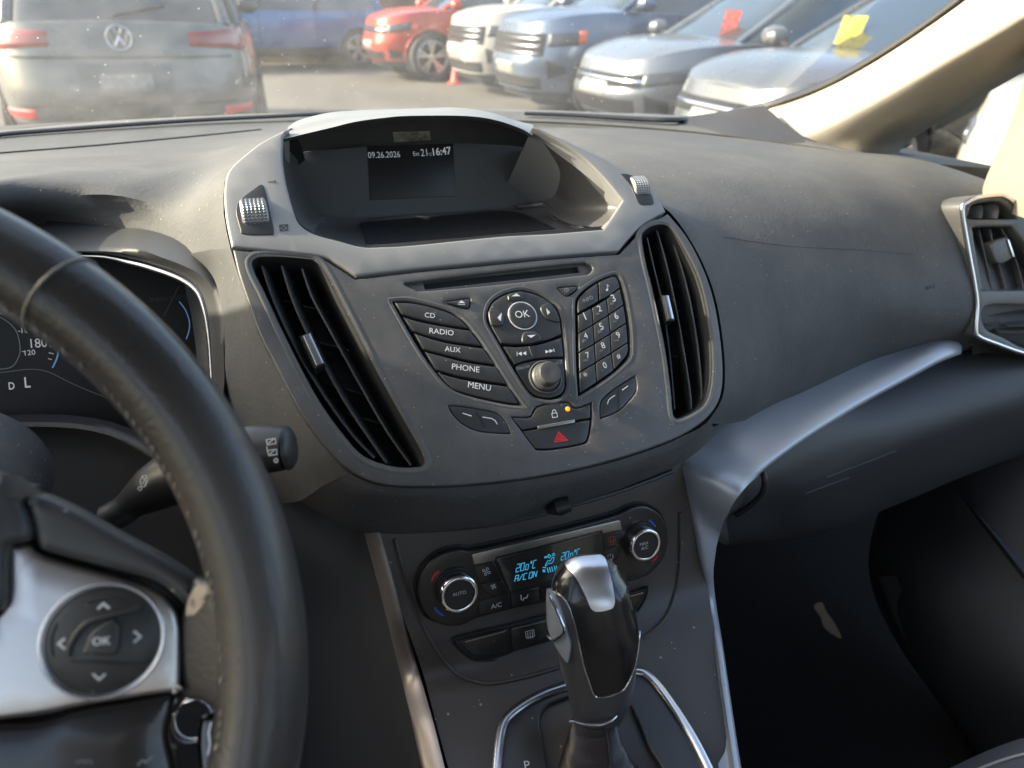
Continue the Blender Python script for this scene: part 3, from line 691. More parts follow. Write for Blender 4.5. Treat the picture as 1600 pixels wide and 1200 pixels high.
# left of the stack: windscreen base down to the instrument hood
shoulder = [(440, 214), (420, 221), (404, 229), (388, 240), (374, 252), (362, 266), (353, 282), (349, 300), (350, 325), (352, 349), (359, 386)]
def sh(x, y, o=-.002): return S1.at(x, y, o)
L_rows = [
    row([(-260, 232, 'z', -.165), (-100, 212, 'z', -.168), (0, 204, 'z', -.17), (150, 190, 'z', -.17), (300, 182, 'z', -.17), (430, 177, 'z', -.17), (560, 175, 'z', -.17)]),
    row([(-260, 262, 'z', -.165), (-100, 246, 'z', -.167), (0, 238, 'z', -.168), (150, 227, 'z', -.17), (300, 213, 'z', -.172), (430, 200, 'z', -.172), (530, 192, 'z', -.172)]),
    row([(-260, 285, 'z', -.150), (-100, 262, 'z', -.153), (0, 254, 'z', -.155), (150, 248, 'z', -.157), (270, 243, 'z', -.158), (340, 239, 'z', -.150), (444, 213, 's', .70)]),
    row([(-260, 305, 'z', -.141), (-100, 278, 'z', -.143), (0, 264, 'z', -.145), (100, 260, 'z', -.146), (210, 259, 'z', -.147), (305, 256, 'z', -.146), (412, 236, 's', .60)]) ,
    row([(-260, 332, 'z', -.132), (-100, 303, 'z', -.131), (-10, 283, 'z', -.131), (80, 279, 'z', -.134), (185, 292, 'z', -.139), (285, 306, 'z', -.144)])+[sh(358, 272)],
    row([(-260, 362, 'z', -.142), (-100, 332, 'z', -.141), (0, 312, 'z', -.142), (90, 312, 'z', -.146), (195, 326, 's', .600), (290, 344, 's', .579)])+[sh(349, 308)],
    row([(-260, 400, 's', .58), (-100, 375, 's', .60), (0, 352, 's', .615), (100, 352, 's', .615), (200, 362, 's', .600), (293, 372, 's', .577)])+[sh(351, 345)],
    row([(-260, 440, 's', .57), (-100, 405, 's', .59), (0, 380, 's', .614), (100, 386, 's', .614), (200, 390, 's', .600), (290, 398, 's', .577)])+[sh(360, 388)],
]
L_rows = [[V((-.80, r_[0].y-.03, r_[0].z-.004))]+r_ for r_ in L_rows]
padL = loft('upper_pad', L_rows, soft, dash, 60, 60)
# between instrument housing and stack, down to the padded lip
def lipmid(x, y, o): return S1.at(x, y, o)
seamL = [(360, 388), (372, 428), (387, 472), (405, 521), (431, 571), (470, 645), (513, 706), (549, 739)]
outL = [(290, 398, .577), (318, 425, .572), (335, 470, .563), (345, 530, .555), (352, 590, .545), (380, 660, .535), (425, 730, .525), (470, 782, .52)]
rA = [P(x-40, y+5, s+.06) for x, y, s in outL]; rB = [P(*q) for q in outL]
rD = [sh(x, y) for x, y in seamL]; rC = [a*.45+b*.55+S1.N*.002 for a, b in zip(rB, rD)]
loft('side_pad', [rA, rB, rC, rD], soft, dash, 50, 30)
# padded lip below the stack
seamB = [(549, 739), (590, 757), (640, 763), (720, 761), (800, 753), (880, 740), (960, 721), (1030, 698), (1072, 679), (1094, 668), (1108, 656)]
s0 = [sh(x, y, -.002) for x, y in seamB]
lowB = [(470, 782, .52), (520, 812, .525), (575, 832, .532), (660, 832, .542), (745, 824, .553), (835, 806, .566), (925, 780, .580), (1000, 752, .593), (1060, 725, .602), (1092, 704, .610), (1118, 678, .618)]
midB = [(500, 762, .497), (560, 785, .499), (625, 792, .504), (705, 792, .513), (790, 784, .526), (872, 770, .539), (955, 750, .555), (1028, 725, .571), (1068, 702, .582), (1095, 685, .590), (1114, 666, .597)]
s1_ = [P(*q) for q in lowB]; sm = [P(*q) for q in midB]
sback = [p+V((0, .05, -.004)) for p in s1_]
loft('padded_lip', [s0, [a*.55+b*.45+S1.N*.0035*min(1, (len(s0)-1-i)/3) for i, (a, b) in enumerate(zip(s0, sm))], sm, s1_, [p+V((0, .018, -.006)) for p in s1_], sback], soft, dash, 70, 30)
# right: passenger side
seamR = [(834, 196), (874, 212), (911, 229), (943, 244), (969, 260), (1000, 279), (1027, 304), (1046, 331), (1075, 369), (1099, 413), (1117, 462), (1128, 520), (1133, 580), (1128, 624), (1104, 662)]
c0_ = [P(x-13, y+6, s) for (x, y), s in zip(seamR[:7], (1.0, .90, .81, .76, .725, .695, .668))]+[sh(x, y, -.001) for x, y in seamR[7:]]
def colpts(L): return [P(x, y, **({k: v})) for x, y, k, v in L]
c1r = colpts([(905, 200, 's', .90), (940, 215, 's', .80), (975, 232, 's', .735), (1010, 250, 's', .70), (1045, 272, 's', .675), (1075, 298, 's', .66), (1102, 325, 's', .65), (1125, 355, 's', .645), (1145, 390, 's', .64), (1165, 430, 's', .635), (1180, 475, 's', .635), (1187, 530, 's', .635), (1187, 585, 's', .64), (1175, 630, 's', .655), (1150, 660, 's', .68)])
c2_ = colpts([(1060, 206, 's', 1.02), (1080, 222, 's', .93), (1105, 238, 's', .84), (1130, 255, 's', .79), (1155, 276, 's', .755), (1178, 300, 's', .735), (1200, 328, 's', .72), (1218, 358, 's', .71), (1232, 392, 's', .70), (1245, 430, 's', .695), (1252, 475, 's', .695), (1256, 525, 's', .70), (1250, 575, 's', .715), (1235, 615, 's', .74), (1215, 640, 's', .79)])
c1_ = []
for i_, (a_, b_, (x_, y_)) in enumerate(zip(c0_, c2_, [(905, 200), (940, 215), (975, 232), (1010, 250), (1045, 272), (1075, 298), (1102, 325), (1125, 355), (1145, 390), (1165, 430), (1180, 475), (1187, 530), (1187, 585), (1175, 630), (1150, 660)])):
    c1_.append(P(x_, y_, (.985, .90, .82, .765, .728, .704, .687, .675, .666, .657, .65, .643, .64, .646, .664)[i_]))
c3_ = colpts([(1300, 234, 's', 1.02), (1310, 247, 's', .93), (1322, 262, 's', .865), (1335, 280, 's', .825), (1347, 300, 's', .80), (1358, 325, 's', .785), (1368, 352, 's', .775), (1376, 380, 's', .77), (1382, 410, 's', .77), (1386, 442, 's', .77), (1388, 476, 's', .775), (1386, 508, 's', .79), (1380, 538, 's', .815), (1370, 562, 's', .85), (1360, 585, 's', .90)])
c4_ = colpts([(1440, 250, 's', .97), (1448, 262, 's', .92), (1456, 276, 's', .885), (1464, 294, 's', .86), (1472, 315, 's', .845), (1478, 340, 's', .835), (1484, 365, 's', .828), (1490, 390, 's', .825), (1494, 415, 's', .825), (1498, 440, 's', .825), (1500, 468, 's', .83), (1502, 494, 's', .84), (1502, 518, 's', .86), (1500, 540, 's', .90), (1496, 565, 's', .95)])
c5_ = colpts([(1600, 303, 's', .92), (1604, 312, 's', .90), (1608, 324, 's', .885), (1612, 338, 's', .878), (1616, 355, 's', .872), (1620, 375, 's', .868), (1624, 395, 's', .865), (1626, 415, 's', .865), (1628, 437, 's', .865), (1630, 460, 's', .867), (1632, 485, 's', .872), (1632, 512, 's', .885), (1630, 540, 's', .905), (1626, 565, 's', .93), (1620, 590, 's', .96)])
c6_ = colpts([(1800, 380, 's', .90), (1800, 390, 's', .89), (1800, 400, 's', .88), (1800, 410, 's', .875), (1800, 425, 's', .87), (1800, 440, 's', .87), (1800, 455, 's', .87), (1800, 470, 's', .87), (1800, 485, 's', .87), (1800, 505, 's', .87), (1800, 525, 's', .88), (1800, 545, 's', .89), (1800, 570, 's', .91), (1800, 590, 's', .94), (1800, 610, 's', .97)])
def away(L, k): return [CAM+(p-CAM)*(1+(k-1)*math.sin(math.pi*min(1, (i+.5)/len(L)))) for i, p in enumerate(L)]
c4_ = away(c4_, 1.012); c5_ = away(c5_, 1.05); c6_ = away(c6_, 1.05)
padR = loft('passenger_pad', [c0_, c1_, c2_, c3_, c4_, c5_, c6_], softR, dash, 70, 80)
tR = bvh(padR)
# strip under the windscreen (behind the seam)
rs = [row([(x, y, 'z', z) for x, y, z in q]) for q in (
    [(560, 175, -.17), (700, 173, -.17), (860, 176, -.17), (1000, 181, -.17), (1100, 185, -.17), (1180, 200, -.17), (1260, 218, -.172), (1360, 241, -.176)],
    [(530, 192, -.172), (690, 188, -.172), (850, 192, -.172), (980, 199, -.172), (1080, 207, -.172), (1170, 217, -.172), (1260, 230, -.174), (1360, 246, -.178)])]
loft('defroster_strip', [[p+V((0, .12, -.01)) for p in rs[0]], rs[0], rs[1], [p+V((0, -.01, -.012)) for p in rs[1]]], soft, dash, 60, 10)
rs2 = [rs[1], [P(x, y, s) for x, y, s in [(530, 215, .95), (690, 212, .92), (840, 205, .92), (905, 206, .90), (1060, 214, 1.02), (1170, 226, 1.03), (1290, 238, 1.03), (1360, 248, 1.0)]]]
rs3 = [V((x, y, 1.072)) for x, y in ((-.20, .62), (-.12, .68), (-.04, .70), (.04, .70), (.12, .68), (.20, .66), (.28, .66), (.36, .70))]
loft('centre_strip', [[p-V((0, 0, .004)) for p in rs2[0]], [p*.5+q*.5-V((0, 0, .006)) for p, q in zip(rs2[0], rs3)], rs3], soft, dash, 50, 16)
# seam lines
tL = bvh(padL)
line_on('seam', tL, [(-80, 247), (0, 240), (150, 228), (300, 214), (408, 203)], .0016, blk2, dash, off=.0002)
tube('seam', cr3([p+V((0, -.002, .001)) for p in rs[1]], 60), .0016, blk2, dash, n=6)
line_on('panel_edge', tR, [(1130, 370), (1230, 384), (1340, 390), (1420, 396), (1432, 385), (1420, 350)], .00035, soft, dash, off=.0)
# AIRBAG embossing
SA = Surf(cast(tR, 1448, 451)[0]+cast(tR, 1448, 451)[1]*.0012, P(1480, 443, .83)-P(1415, 459, .83), V((0, .2, 1)))
text('embossed_lettering', SA, 'AIRBAG', (1434, 457), (1461, 449), M('emboss', (.02, .02, .022), .5), dash, off=.0003, bold=.02)
# foot of the windscreen pillar
ft = thing('pillar_foot_cover', 'small dark grained cover in the corner between the windscreen and the beige pillar', 'trim cover', P(1200, 190, 1.2))
loft('cover', [row([(1040, 187, 'z', -.168), (1110, 177, 'z', -.155), (1150, 171, 'z', -.146), (1194, 165, 'z', -.138)]),
               row([(1090, 200, 'z', -.171), (1140, 200, 'z', -.165), (1180, 196, 'z', -.160), (1225, 192, 'z', -.155)]),
               row([(1110, 213, 'z', -.174), (1160, 219, 'z', -.173), (1210, 224, 'z', -.173), (1262, 226, 'z', -.173)])], M('cover_plastic', (.03, .029, .031), .6, bump=('grain', 600, .4, .0006)), ft, 20, 12)

S3 = Surf(CAM+V((0, .414, -.38)), (1, 0, 0), (0, .26, .966), lambda u, v: -.08*u*u)
S4 = Surf(CAM+V((0, .33, -.475)), (1, 0, 0), (0, .98, .2))
# ================================================================== SATIN TRIM AND GLOVE BOX
tr = thing('dashboard_trim', 'long satin silver trim strip sweeping from the passenger side down along the centre console', 'trim strip', P(1140, 720, .58))
def TS(x, y):
    q = S3.at(x, y, -.006) if y < 945 else (S4.at(x, y, -.001) if y > 985 else None)
    if q is None: q = S3.at(x, 945, -.006)*(1-(y-945)/40)+S4.at(x, 985, .0)*((y-945)/40)
    return (q-CAM).dot(fw)
T0 = TS(1072, 760)
ta = [(1502, 541, .905), (1492, 529, .895), (1470, 527, .885), (1450, 531, .875), (1400, 552, .855), (1350, 577, .825), (1300, 602, .79), (1250, 627, .75), (1200, 652, .71), (1150, 680, .668), (1105, 700, (.668+T0)/2), (1070, 722, T0-.005)]+[(x, y, TS(x, y)) for x, y in [(1072, 760), (1080, 800), (1090, 860), (1102, 930), (1113, 1000), (1126, 1095), (1143, 1210), (1165, 1330)]]
tm = [(1503, 544, .89), (1500, 538, .878), (1484, 538, .862), (1460, 545, .850), (1408, 572, .828), (1355, 600, .797), (1310, 626, .76), (1262, 655, .72), (1215, 683, .682), (1168, 714, .645), (1128, 743, T0-.022), (1100, 775, T0-.014)]+[(x, y, TS(x-8, y)-.005) for x, y in [(1095, 805), (1097, 835), (1101, 880), (1110, 940), (1120, 1003), (1133, 1098), (1150, 1210), (1172, 1330)]]
tb_ = [(1503, 547, .885), (1501, 549, .873), (1488, 553, .856), (1462, 564, .842), (1412, 591, .818), (1362, 618, .787), (1320, 643, .752), (1274, 671, .712), (1232, 699, .675), (1190, 731, .64), (1158, 763, T0-.03), (1134, 797, T0-.018)]+[(x, y, TS(x-16, y)-.002) for x, y in [(1122, 830), (1116, 860), (1113, 895), (1118, 945), (1128, 1006), (1142, 1101), (1159, 1210), (1181, 1330)]]
A_, Bm, B_ = [[P(*q) for q in L] for L in (ta, tm, tb_)]
loft('strip', [[p+V((0, .02, .002)) for p in A_], A_, Bm, B_, [p+V((.003, .004, -.007)) for p in B_], [p+V((.002, .03, -.012)) for p in B_]], satin, tr, 110, 24)
gb = thing('glove_box', 'dark glove box front below the satin trim strip on the passenger side', 'glove box', P(1300, 700, .8))
g0 = [P(*q) for q in [(1520, 548, .92), (1462, 563, .89), (1410, 588, .865), (1360, 614, .835), (1318, 638, .80), (1272, 666, .76), (1230, 694, .725), (1188, 727, .69), (1160, 755, .66), (1125, 800, .62)]]
g1 = [P(*q) for q in [(1640, 570, .90), (1560, 600, .88), (1490, 630, .86), (1425, 658, .835), (1370, 682, .81), (1320, 703, .785), (1272, 726, .755), (1228, 748, .725), (1188, 768, .70), (1140, 800, .655)]]
g2 = [P(*q) for q in [(1700, 610, .92), (1600, 645, .90), (1520, 672, .885), (1450, 700, .865), (1395, 722, .845), (1345, 745, .825), (1295, 768, .80), (1250, 783, .775), (1200, 793, .75), (1135, 812, .70)]]
g3 = [P(*q) for q in [(1740, 660, 1.0), (1640, 695, .99), (1555, 725, .98), (1485, 752, .97), (1425, 778, .96), (1370, 800, .95), (1315, 825, .93), (1265, 838, .91), (1205, 845, .88), (1130, 850, .82)]]
gbx = loft('door', [g0, g1, g2, g3, [p+V((0, .12, -.01)) for p in g3]], M('glove_plastic', (.03, .03, .032), .55, bump=('noise', 900, .3, .0005)), gb, 50, 40)
tg = bvh(gbx)
line_on('latch_edge', tg, [(1290, 746), (1340, 727), (1400, 704)], .0007, gbx.data.materials[0], gb, off=.0004)
line_on('latch_edge', tg, [(1258, 771), (1295, 757), (1326, 746)], .0007, gbx.data.materials[0], gb, off=.0004)
hk = tube('bag_hook', cr3([P(1183, 736, .672), P(1192, 740, .664), P(1195, 755, .664), P(1190, 772, .67), P(1172, 790, .68), P(1150, 805, .69)], 30), .0028, blk, None, n=8)
tag(hk, 'small black curved hook at the inner end of the glove box', 'hook')

# ================================================================== FOOTWELL, FLOOR, DOOR
fb = thing('passenger_door', 'dark passenger door trim in shadow with a faint lighter armrest edge', 'door', P(1560, 900, .9))
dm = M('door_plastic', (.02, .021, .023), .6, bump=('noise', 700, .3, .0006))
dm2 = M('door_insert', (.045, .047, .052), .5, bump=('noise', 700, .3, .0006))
e1 = [P(*q) for q in [(1560, 560, 1.05), (1470, 660, 1.12), (1400, 760, 1.15), (1362, 860, 1.15), (1368, 930, 1.13), (1405, 1010, 1.08), (1460, 1090, 1.02), (1560, 1220, .95)]]
e2 = [P(*q) for q in [(1640, 560, .98), (1560, 650, 1.03), (1500, 750, 1.05), (1450, 850, 1.05), (1450, 930, 1.02), (1480, 1000, .99), (1530, 1070, .95), (1620, 1180, .9)]]
e3 = [P(*q) for q in [(1800, 560, .92), (1760, 640, .94), (1720, 740, .94), (1680, 840, .93), (1660, 920, .92), (1660, 1000, .90), (1700, 1080, .86), (1760, 1180, .82)]]
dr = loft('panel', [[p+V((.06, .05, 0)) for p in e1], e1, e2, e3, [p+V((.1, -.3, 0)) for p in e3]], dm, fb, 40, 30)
td = bvh(dr)
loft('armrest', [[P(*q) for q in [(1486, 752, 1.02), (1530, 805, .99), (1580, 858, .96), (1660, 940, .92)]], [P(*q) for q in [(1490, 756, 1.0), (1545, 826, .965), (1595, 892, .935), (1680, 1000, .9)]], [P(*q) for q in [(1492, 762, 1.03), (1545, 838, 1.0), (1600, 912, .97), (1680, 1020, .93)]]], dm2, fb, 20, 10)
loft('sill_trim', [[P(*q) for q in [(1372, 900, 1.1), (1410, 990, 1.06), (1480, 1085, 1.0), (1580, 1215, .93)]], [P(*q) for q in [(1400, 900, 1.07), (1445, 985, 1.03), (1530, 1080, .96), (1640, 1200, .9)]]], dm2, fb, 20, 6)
flr = thing('floor_carpet', 'black carpet in the dark passenger footwell', 'carpet', V((.5, .7, .40)))
G = loft_pts([[V((.02, 1.25, .95)), V((.4, 1.3, .95)), V((.95, 1.25, .95))], [V((.02, 1.15, .62)), V((.4, 1.2, .62)), V((.95, 1.15, .62))], [V((.02, .95, .44)), V((.4, .98, .42)), V((.95, .95, .44))],
               [V((.0, .5, .40)), V((.4, .5, .38)), V((.95, .5, .40))], [V((0, -.4, .38)), V((.4, -.4, .38)), V((.95, -.4, .38))]], 12, 20)
grid_mb(G).build('carpet', carpet, flr)
G = loft_pts([[V((-.95, 1.25, .95)), V((-.4, 1.3, .95)), V((.02, 1.25, .95))], [V((-.95, 1.15, .62)), V((-.4, 1.2, .62)), V((.02, 1.15, .62))], [V((-.95, .95, .44)), V((-.4, .98, .42)), V((.02, .95, .44))],
               [V((-.95, .5, .40)), V((-.4, .5, .38)), V((.0, .5, .40))], [V((-.95, -.4, .38)), V((-.4, -.4, .38)), V((0, -.4, .38))]], 12, 20)
grid_mb(G).build('driver_carpet', carpet, flr)
pp = [(1272, 947), (1284, 941), (1291, 955), (1305, 975), (1315, 997), (1303, 992), (1288, 980), (1283, 965)]
SP = Surf(V((.5, .62, .47)), (1, .2, 0), (0, .8, .6))
sc2 = plate('paper_scrap', SP, pp, M('paper', (.24, .16, .09), .8), None, top=.001, depth=.001, bev=.0002, n=3)
tag(sc2, 'torn tan paper scrap lying in the dark footwell', 'paper scrap')
# passenger seat front corner
st = thing('passenger_seat', 'grey fabric corner of the passenger seat with light stitching at the bottom right', 'seat', P(1600, 1230, .7))
q0 = [P(*q) for q in [(1480, 1215, .80), (1530, 1192, .80), (1580, 1174, .80), (1640, 1160, .80), (1760, 1130, .8)]]
q1 = [P(*q) for q in [(1460, 1235, .76), (1520, 1208, .755), (1580, 1186, .75), (1650, 1170, .75), (1780, 1140, .75)]]
q2 = [P(*q) for q in [(1440, 1330, .70), (1520, 1320, .69), (1600, 1300, .69), (1700, 1280, .69), (1850, 1260, .69)]]
loft('cushion', [[p+V((0, .01, -.25)) for p in q0], q0, q1, q2, [p+V((0, -.4, .02)) for p in q2]], seatm, st, 30, 24)
tube('piping', cr3([p+V((0, 0, .003)) for p in q1], 40), .0014, M('stitch', .35, .8), st, n=6)

# ================================================================== PILLARS, GLASS
pl = thing('windscreen_pillar', 'beige fabric covered windscreen pillar on the passenger side, sunlit along its front face', 'pillar', P(1250, 215, x=.8))
E1 = [(1192, 170), (1250, 152), (1300, 131), (1350, 104), (1400, 73), (1450, 39), (1500, 3), (1570, -50), (1680, -135), (1850, -270)]
E2 = [(1253, 213), (1290, 197), (1350, 166), (1420, 127), (1480, 92), (1540, 58), (1600, 23), (1680, -25), (1800, -100), (2000, -230)]
E3 = [(1352, 243), (1366, 226), (1395, 205), (1440, 178), (1490, 145), (1545, 112), (1600, 76), (1690, 15), (1830, -75), (2050, -215)]
k1 = [P(x, y, x=.84) for x, y in E1]; k2 = [P(x, y, x=.80) for x, y in E2]; k3 = [P(x, y, x=.86) for x, y in E3]
k12 = [a*.5+b*.5+V((-.004, -.002, .003)) for a, b in zip(k1, k2)]; k23 = [a*.5+b*.5+V((-.002, 0, -.002)) for a, b in zip(k2, k3)]
k2b = [a*.12+b*.88 for a, b in zip(k1, k2)]; k2c = [a*.12+b*.88 for a, b in zip(k3, k2)]
loft('cover', [[p+V((.05, .02, 0)) for p in k1], k1, k12, k2b, k2c, k23, k3, [p+V((.06, 0, 0)) for p in k3]], beige, pl, 60, 40)
fo = [k1[0], k1[0]*.5+k2[0]*.5, k2[0], k2[0]*.5+k3[0]*.5, k3[0]]
# the same two pillars on the driver's side
def mir(rows_): return [[V((-p.x, p.y, p.z)) for p in r_] for r_ in rows_]
pL = thing('windscreen_pillar', 'beige windscreen pillar on the driver side, outside the left edge of the picture', 'pillar', V((-.64, 1.0, 1.07)))
loft('cover', mir([[p+V((.05, .02, 0)) for p in k1], k1, k12, k2b, k2c, k23, k3, [p+V((.06, 0, 0)) for p in k3]]), beige, pL, 60, 40)
p2 = thing('door_pillar', 'sunlit beige pillar at the right edge behind the small side window', 'pillar', P(1590, 250, x=.85))
f1 = [P(x, y, x=.86) for x, y in [(1640, 20), (1605, 110), (1590, 160), (1574, 205), (1558, 240), (1543, 272), (1530, 310)]]
f2 = [P(x, y, x=.82) for x, y in [(1760, 20), (1720, 110), (1705, 160), (1690, 205), (1675, 250), (1660, 300), (1640, 350)]]
pL2 = thing('door_pillar', 'beige door pillar on the driver side, outside the left edge of the picture', 'pillar', V((-.67, .65, 1.07)))
loft('cover', mir([[p+V((.04, .0, 0)) for p in f1], f1, [a*.5+b*.5-V((.012, 0, 0)) for a, b in zip(f1, f2)], f2, [p+V((.05, -.06, 0)) for p in f2]]), beige, pL2, 30, 20)
loft('cover', [[p+V((.04, .0, 0)) for p in f1], f1, [a*.5+b*.5-V((.012, 0, 0)) for a, b in zip(f1, f2)], f2, [p+V((.05, -.06, 0)) for p in f2]], M('beige_door_trim', (.20, .175, .135), .85, bump=('noise', 700, .2, .0005)), p2, 30, 20)
qg = thing('quarter_window', 'small triangular side window between the two beige pillars', 'side window', P(1450, 200, x=.9))
mk('pane', [P(1330, 262, x=.90), P(1620, 330, x=.90), P(1720, -20, x=.90), P(1600, 60, x=.90)], [(0, 1, 2, 3)], glass_mat('side_glass', film=.02), qg, flat=True)

ws = thing('windscreen', 'slightly dusty curved windscreen with a black border along its lower edge', 'windscreen', P(700, 175, z=-.17))
base = row([(-420, 262, 'z', -.18), (-200, 232, 'z', -.175), (0, 208, 'z', -.172), (180, 194, 'z', -.172), (420, 180, 'z', -.172), (700, 174, 'z', -.172), (900, 178, 'z', -.172), (1060, 184, 'z', -.172), (1150, 178, 'z', -.160), (1196, 168, 'z', -.142)])
rightE = [P(x, y, x=.845) for x, y in E1]
# ruled towards a header above the eye
hd = [V((x, .30-.18*(x/.75)**2, CAM.z+.36)) for x in (-.80, -.62, -.42, -.22, 0, .18, .33, .48, .58, .64)]
hd = [V((p.x-.02, p.y, p.z)) for p in hd]
mid = [a*.5+b*.5+V((0, .05, .035)) for a, b in zip(base, hd)]
loft('pane', [base, mid, hd], glass_mat('windscreen_glass', film=.085, refl=.05, smear=9, filmcol=(.75, .78, .78)), ws, 60, 30)
fr_px = [(-200, 234), (0, 210), (100, 202), (180, 196), (300, 188), (420, 182), (480, 179), (560, 176)]
tube('border', cr3([P(x, y, z=-.166) for x, y in fr_px], 40), .006, blk, ws, n=6, flat=.5)
fr2 = [(820, 177), (900, 180), (1000, 186), (1060, 187)]
q = [P(x, y, z=-.164) for x, y in fr2] + [P(x, y, x=.835) for x, y in [(1120, 181), (1190, 166), (1250, 147), (1300, 126), (1350, 99), (1400, 68), (1450, 34), (1500, -3), (1570, -56), (1680, -141)]]
qq = cr3(q, 80)
tube('border', qq, [.005+.003*min(1, i/30) for i in range(80)], blk, ws, n=8, flat=.6)

# ================================================================== OUTSIDE VENT
So = P(1570, 430, .862)
S5 = Surf(So, (1, -.04, 0), (0, .30, .95))
ov = thing('side_air_vent', 'air vent at the outer passenger end of the dashboard inside a silver rimmed frame', 'air vent', So)
VO = [(1501, 330), (1508, 314), (1526, 306), (1556, 302, ), (1570, 303), (1588, 315), (1612, 336), (1660, 382), (1700, 430), (1700, 560), (1640, 562), (1597, 553), (1560, 540), (1530, 528), (1522, 516), (1524, 478), (1519, 440), (1509, 385)]
V1 = [(1515, 335), (1519, 323), (1532, 318), (1556, 315), (1564, 317), (1577, 328), (1588, 342, 0), (1519, 342)]
V2 = [(1522, 364), (1526, 356), (1574, 355), (1584, 360), (1612, 395), (1650, 445), (1640, 452), (1545, 454), (1537, 449), (1529, 408)]
V3 = [(1540, 480), (1600, 477), (1660, 478), (1660, 546), (1606, 545), (1570, 528), (1540, 512)]
plate('housing', S5, VO, hard, ov, holes=[V1, V2, V3], top=.004, depth=.04, bev=.002, step=.02, off=.004, holebev=.003)
qv = [S5.px(x, y, .005) for x, y in smooth([(p[0]+(3 if p[0] < 1530 else 0), p[1]+(3 if p[1] < 330 else -2)) for p in VO], True, 5)]
tube('chrome_rim', [S5.pos(a, b, .0045) for a, b in dedupe(qv, 1e-4)], .0026, chrome_s, ov, n=8, closed=True)
plate('duct', S5, [(1505, 310, 0), (1720, 310, 0), (1720, 560, 0), (1520, 560, 0)], blk2, ov, top=-.035, depth=.002, bev=.0005, off=-.035)
def vane(S, px, h0, dpt, tw, mat, par, nm_='slat', th=.0008):
    pts = [S.at(x, y, h0) for x, y in smooth(px, False, 4)]; fr_ = frames(pts); G = []
    for p, (tt, _, _) in zip(pts, fr_):
        sd = S.N.cross(tt).normalized(); dd = (S.N*-1+sd*tw).normalized()
        G.append([p-sd*th, p+S.N*th, p+sd*th, p+dd*dpt+sd*th, p+dd*dpt-sd*th])
    m_ = MB(); grid_mb(G, True, m_); n_ = len(m_.v); m_.f += [tuple(range(5)), tuple(range(n_-5, n_))]; return m_.build(nm_, mat, par)
sl2 = M('side_slat', (.13, .13, .135), .45)
for px in ([(1533, 341), (1535, 330), (1533, 320)], [(1558, 341), (1560, 328), (1557, 317)]): vane(S5, px, -.004, .02, .3, sl2, ov)
for px in ([(1530, 360), (1536, 385), (1543, 415), (1550, 452)], [(1547, 358), (1553, 385), (1562, 415), (1572, 452)], [(1565, 357), (1580, 385), (1592, 420), (1600, 452)], [(1592, 380), (1610, 410), (1628, 452)]): vane(S5, px, -.004, .024, .45, sl2, ov)
for px in ([(1543, 493), (1620, 490)], [(1541, 507), (1566, 506)], [(1573, 510), (1640, 508)], [(1560, 520), (1640, 519)]): vane(S5, px, -.005, .02, .5, slatm, ov)
plate('slider', S5, [(1549, 383), (1570, 372), (1577, 374), (1584, 400), (1560, 412)], hard, ov, top=.003, depth=.014, bev=.002, off=.003)
plate('slider_trim', S5, [(1574, 374, 0), (1577, 374, 0), (1586, 401, 0), (1583, 402, 0)], chrome_s, ov, top=.0045, depth=.004, bev=.0005, off=.0045)
# ================================================================== CLIMATE PANEL AND CONSOLE
con = thing('centre_console', 'dark plastic centre console carrying the climate panel and the gear selector', 'console', P(860, 1100, .55))
con_m = M('console_plastic', (.058, .050, .045), .4, bump=('noise', 1500, .15, .0003), dust=(200, .10, .05))
def s3(L, off=-.006): return [S3.at(x, y, off) for x, y in L]
def s4(L, off=0): return [S4.at(x, y, off) for x, y in L]
rows = [s3([(560, 800), (700, 785), (820, 768), (950, 745), (1066, 712)], -.008), s3([(590, 835), (705, 818), (825, 800), (950, 775), (1072, 742)]), s3([(603, 880), (720, 865), (840, 845), (970, 815), (1080, 790)]), s3([(624, 945), (745, 935), (865, 915), (985, 880), (1093, 850)]),
        [p+V((0, -.002, 0)) for p in s3([(645, 1005), (765, 1000), (880, 980), (995, 945), (1105, 920)], -.004)],
        s4([(664, 1062), (785, 1050), (895, 1030), (1005, 1005), (1114, 975)], .002), s4([(680, 1125), (800, 1110), (905, 1090), (1020, 1070), (1126, 1040)], -.0005), s4([(705, 1215), (820, 1200), (925, 1180), (1035, 1160), (1140, 1140)], -.0005), s4([(760, 1400), (850, 1380), (960, 1360), (1065, 1340), (1180, 1330)], -.001),
        [V((x, -.05, .745)) for x in (-.10, -.05, 0, .05, .10)], [V((x, -.6, .76)) for x in (-.10, -.05, 0, .05, .10)]]
body = loft('fascia', rows, con_m, con, 60, 70)
tC = bvh(body)
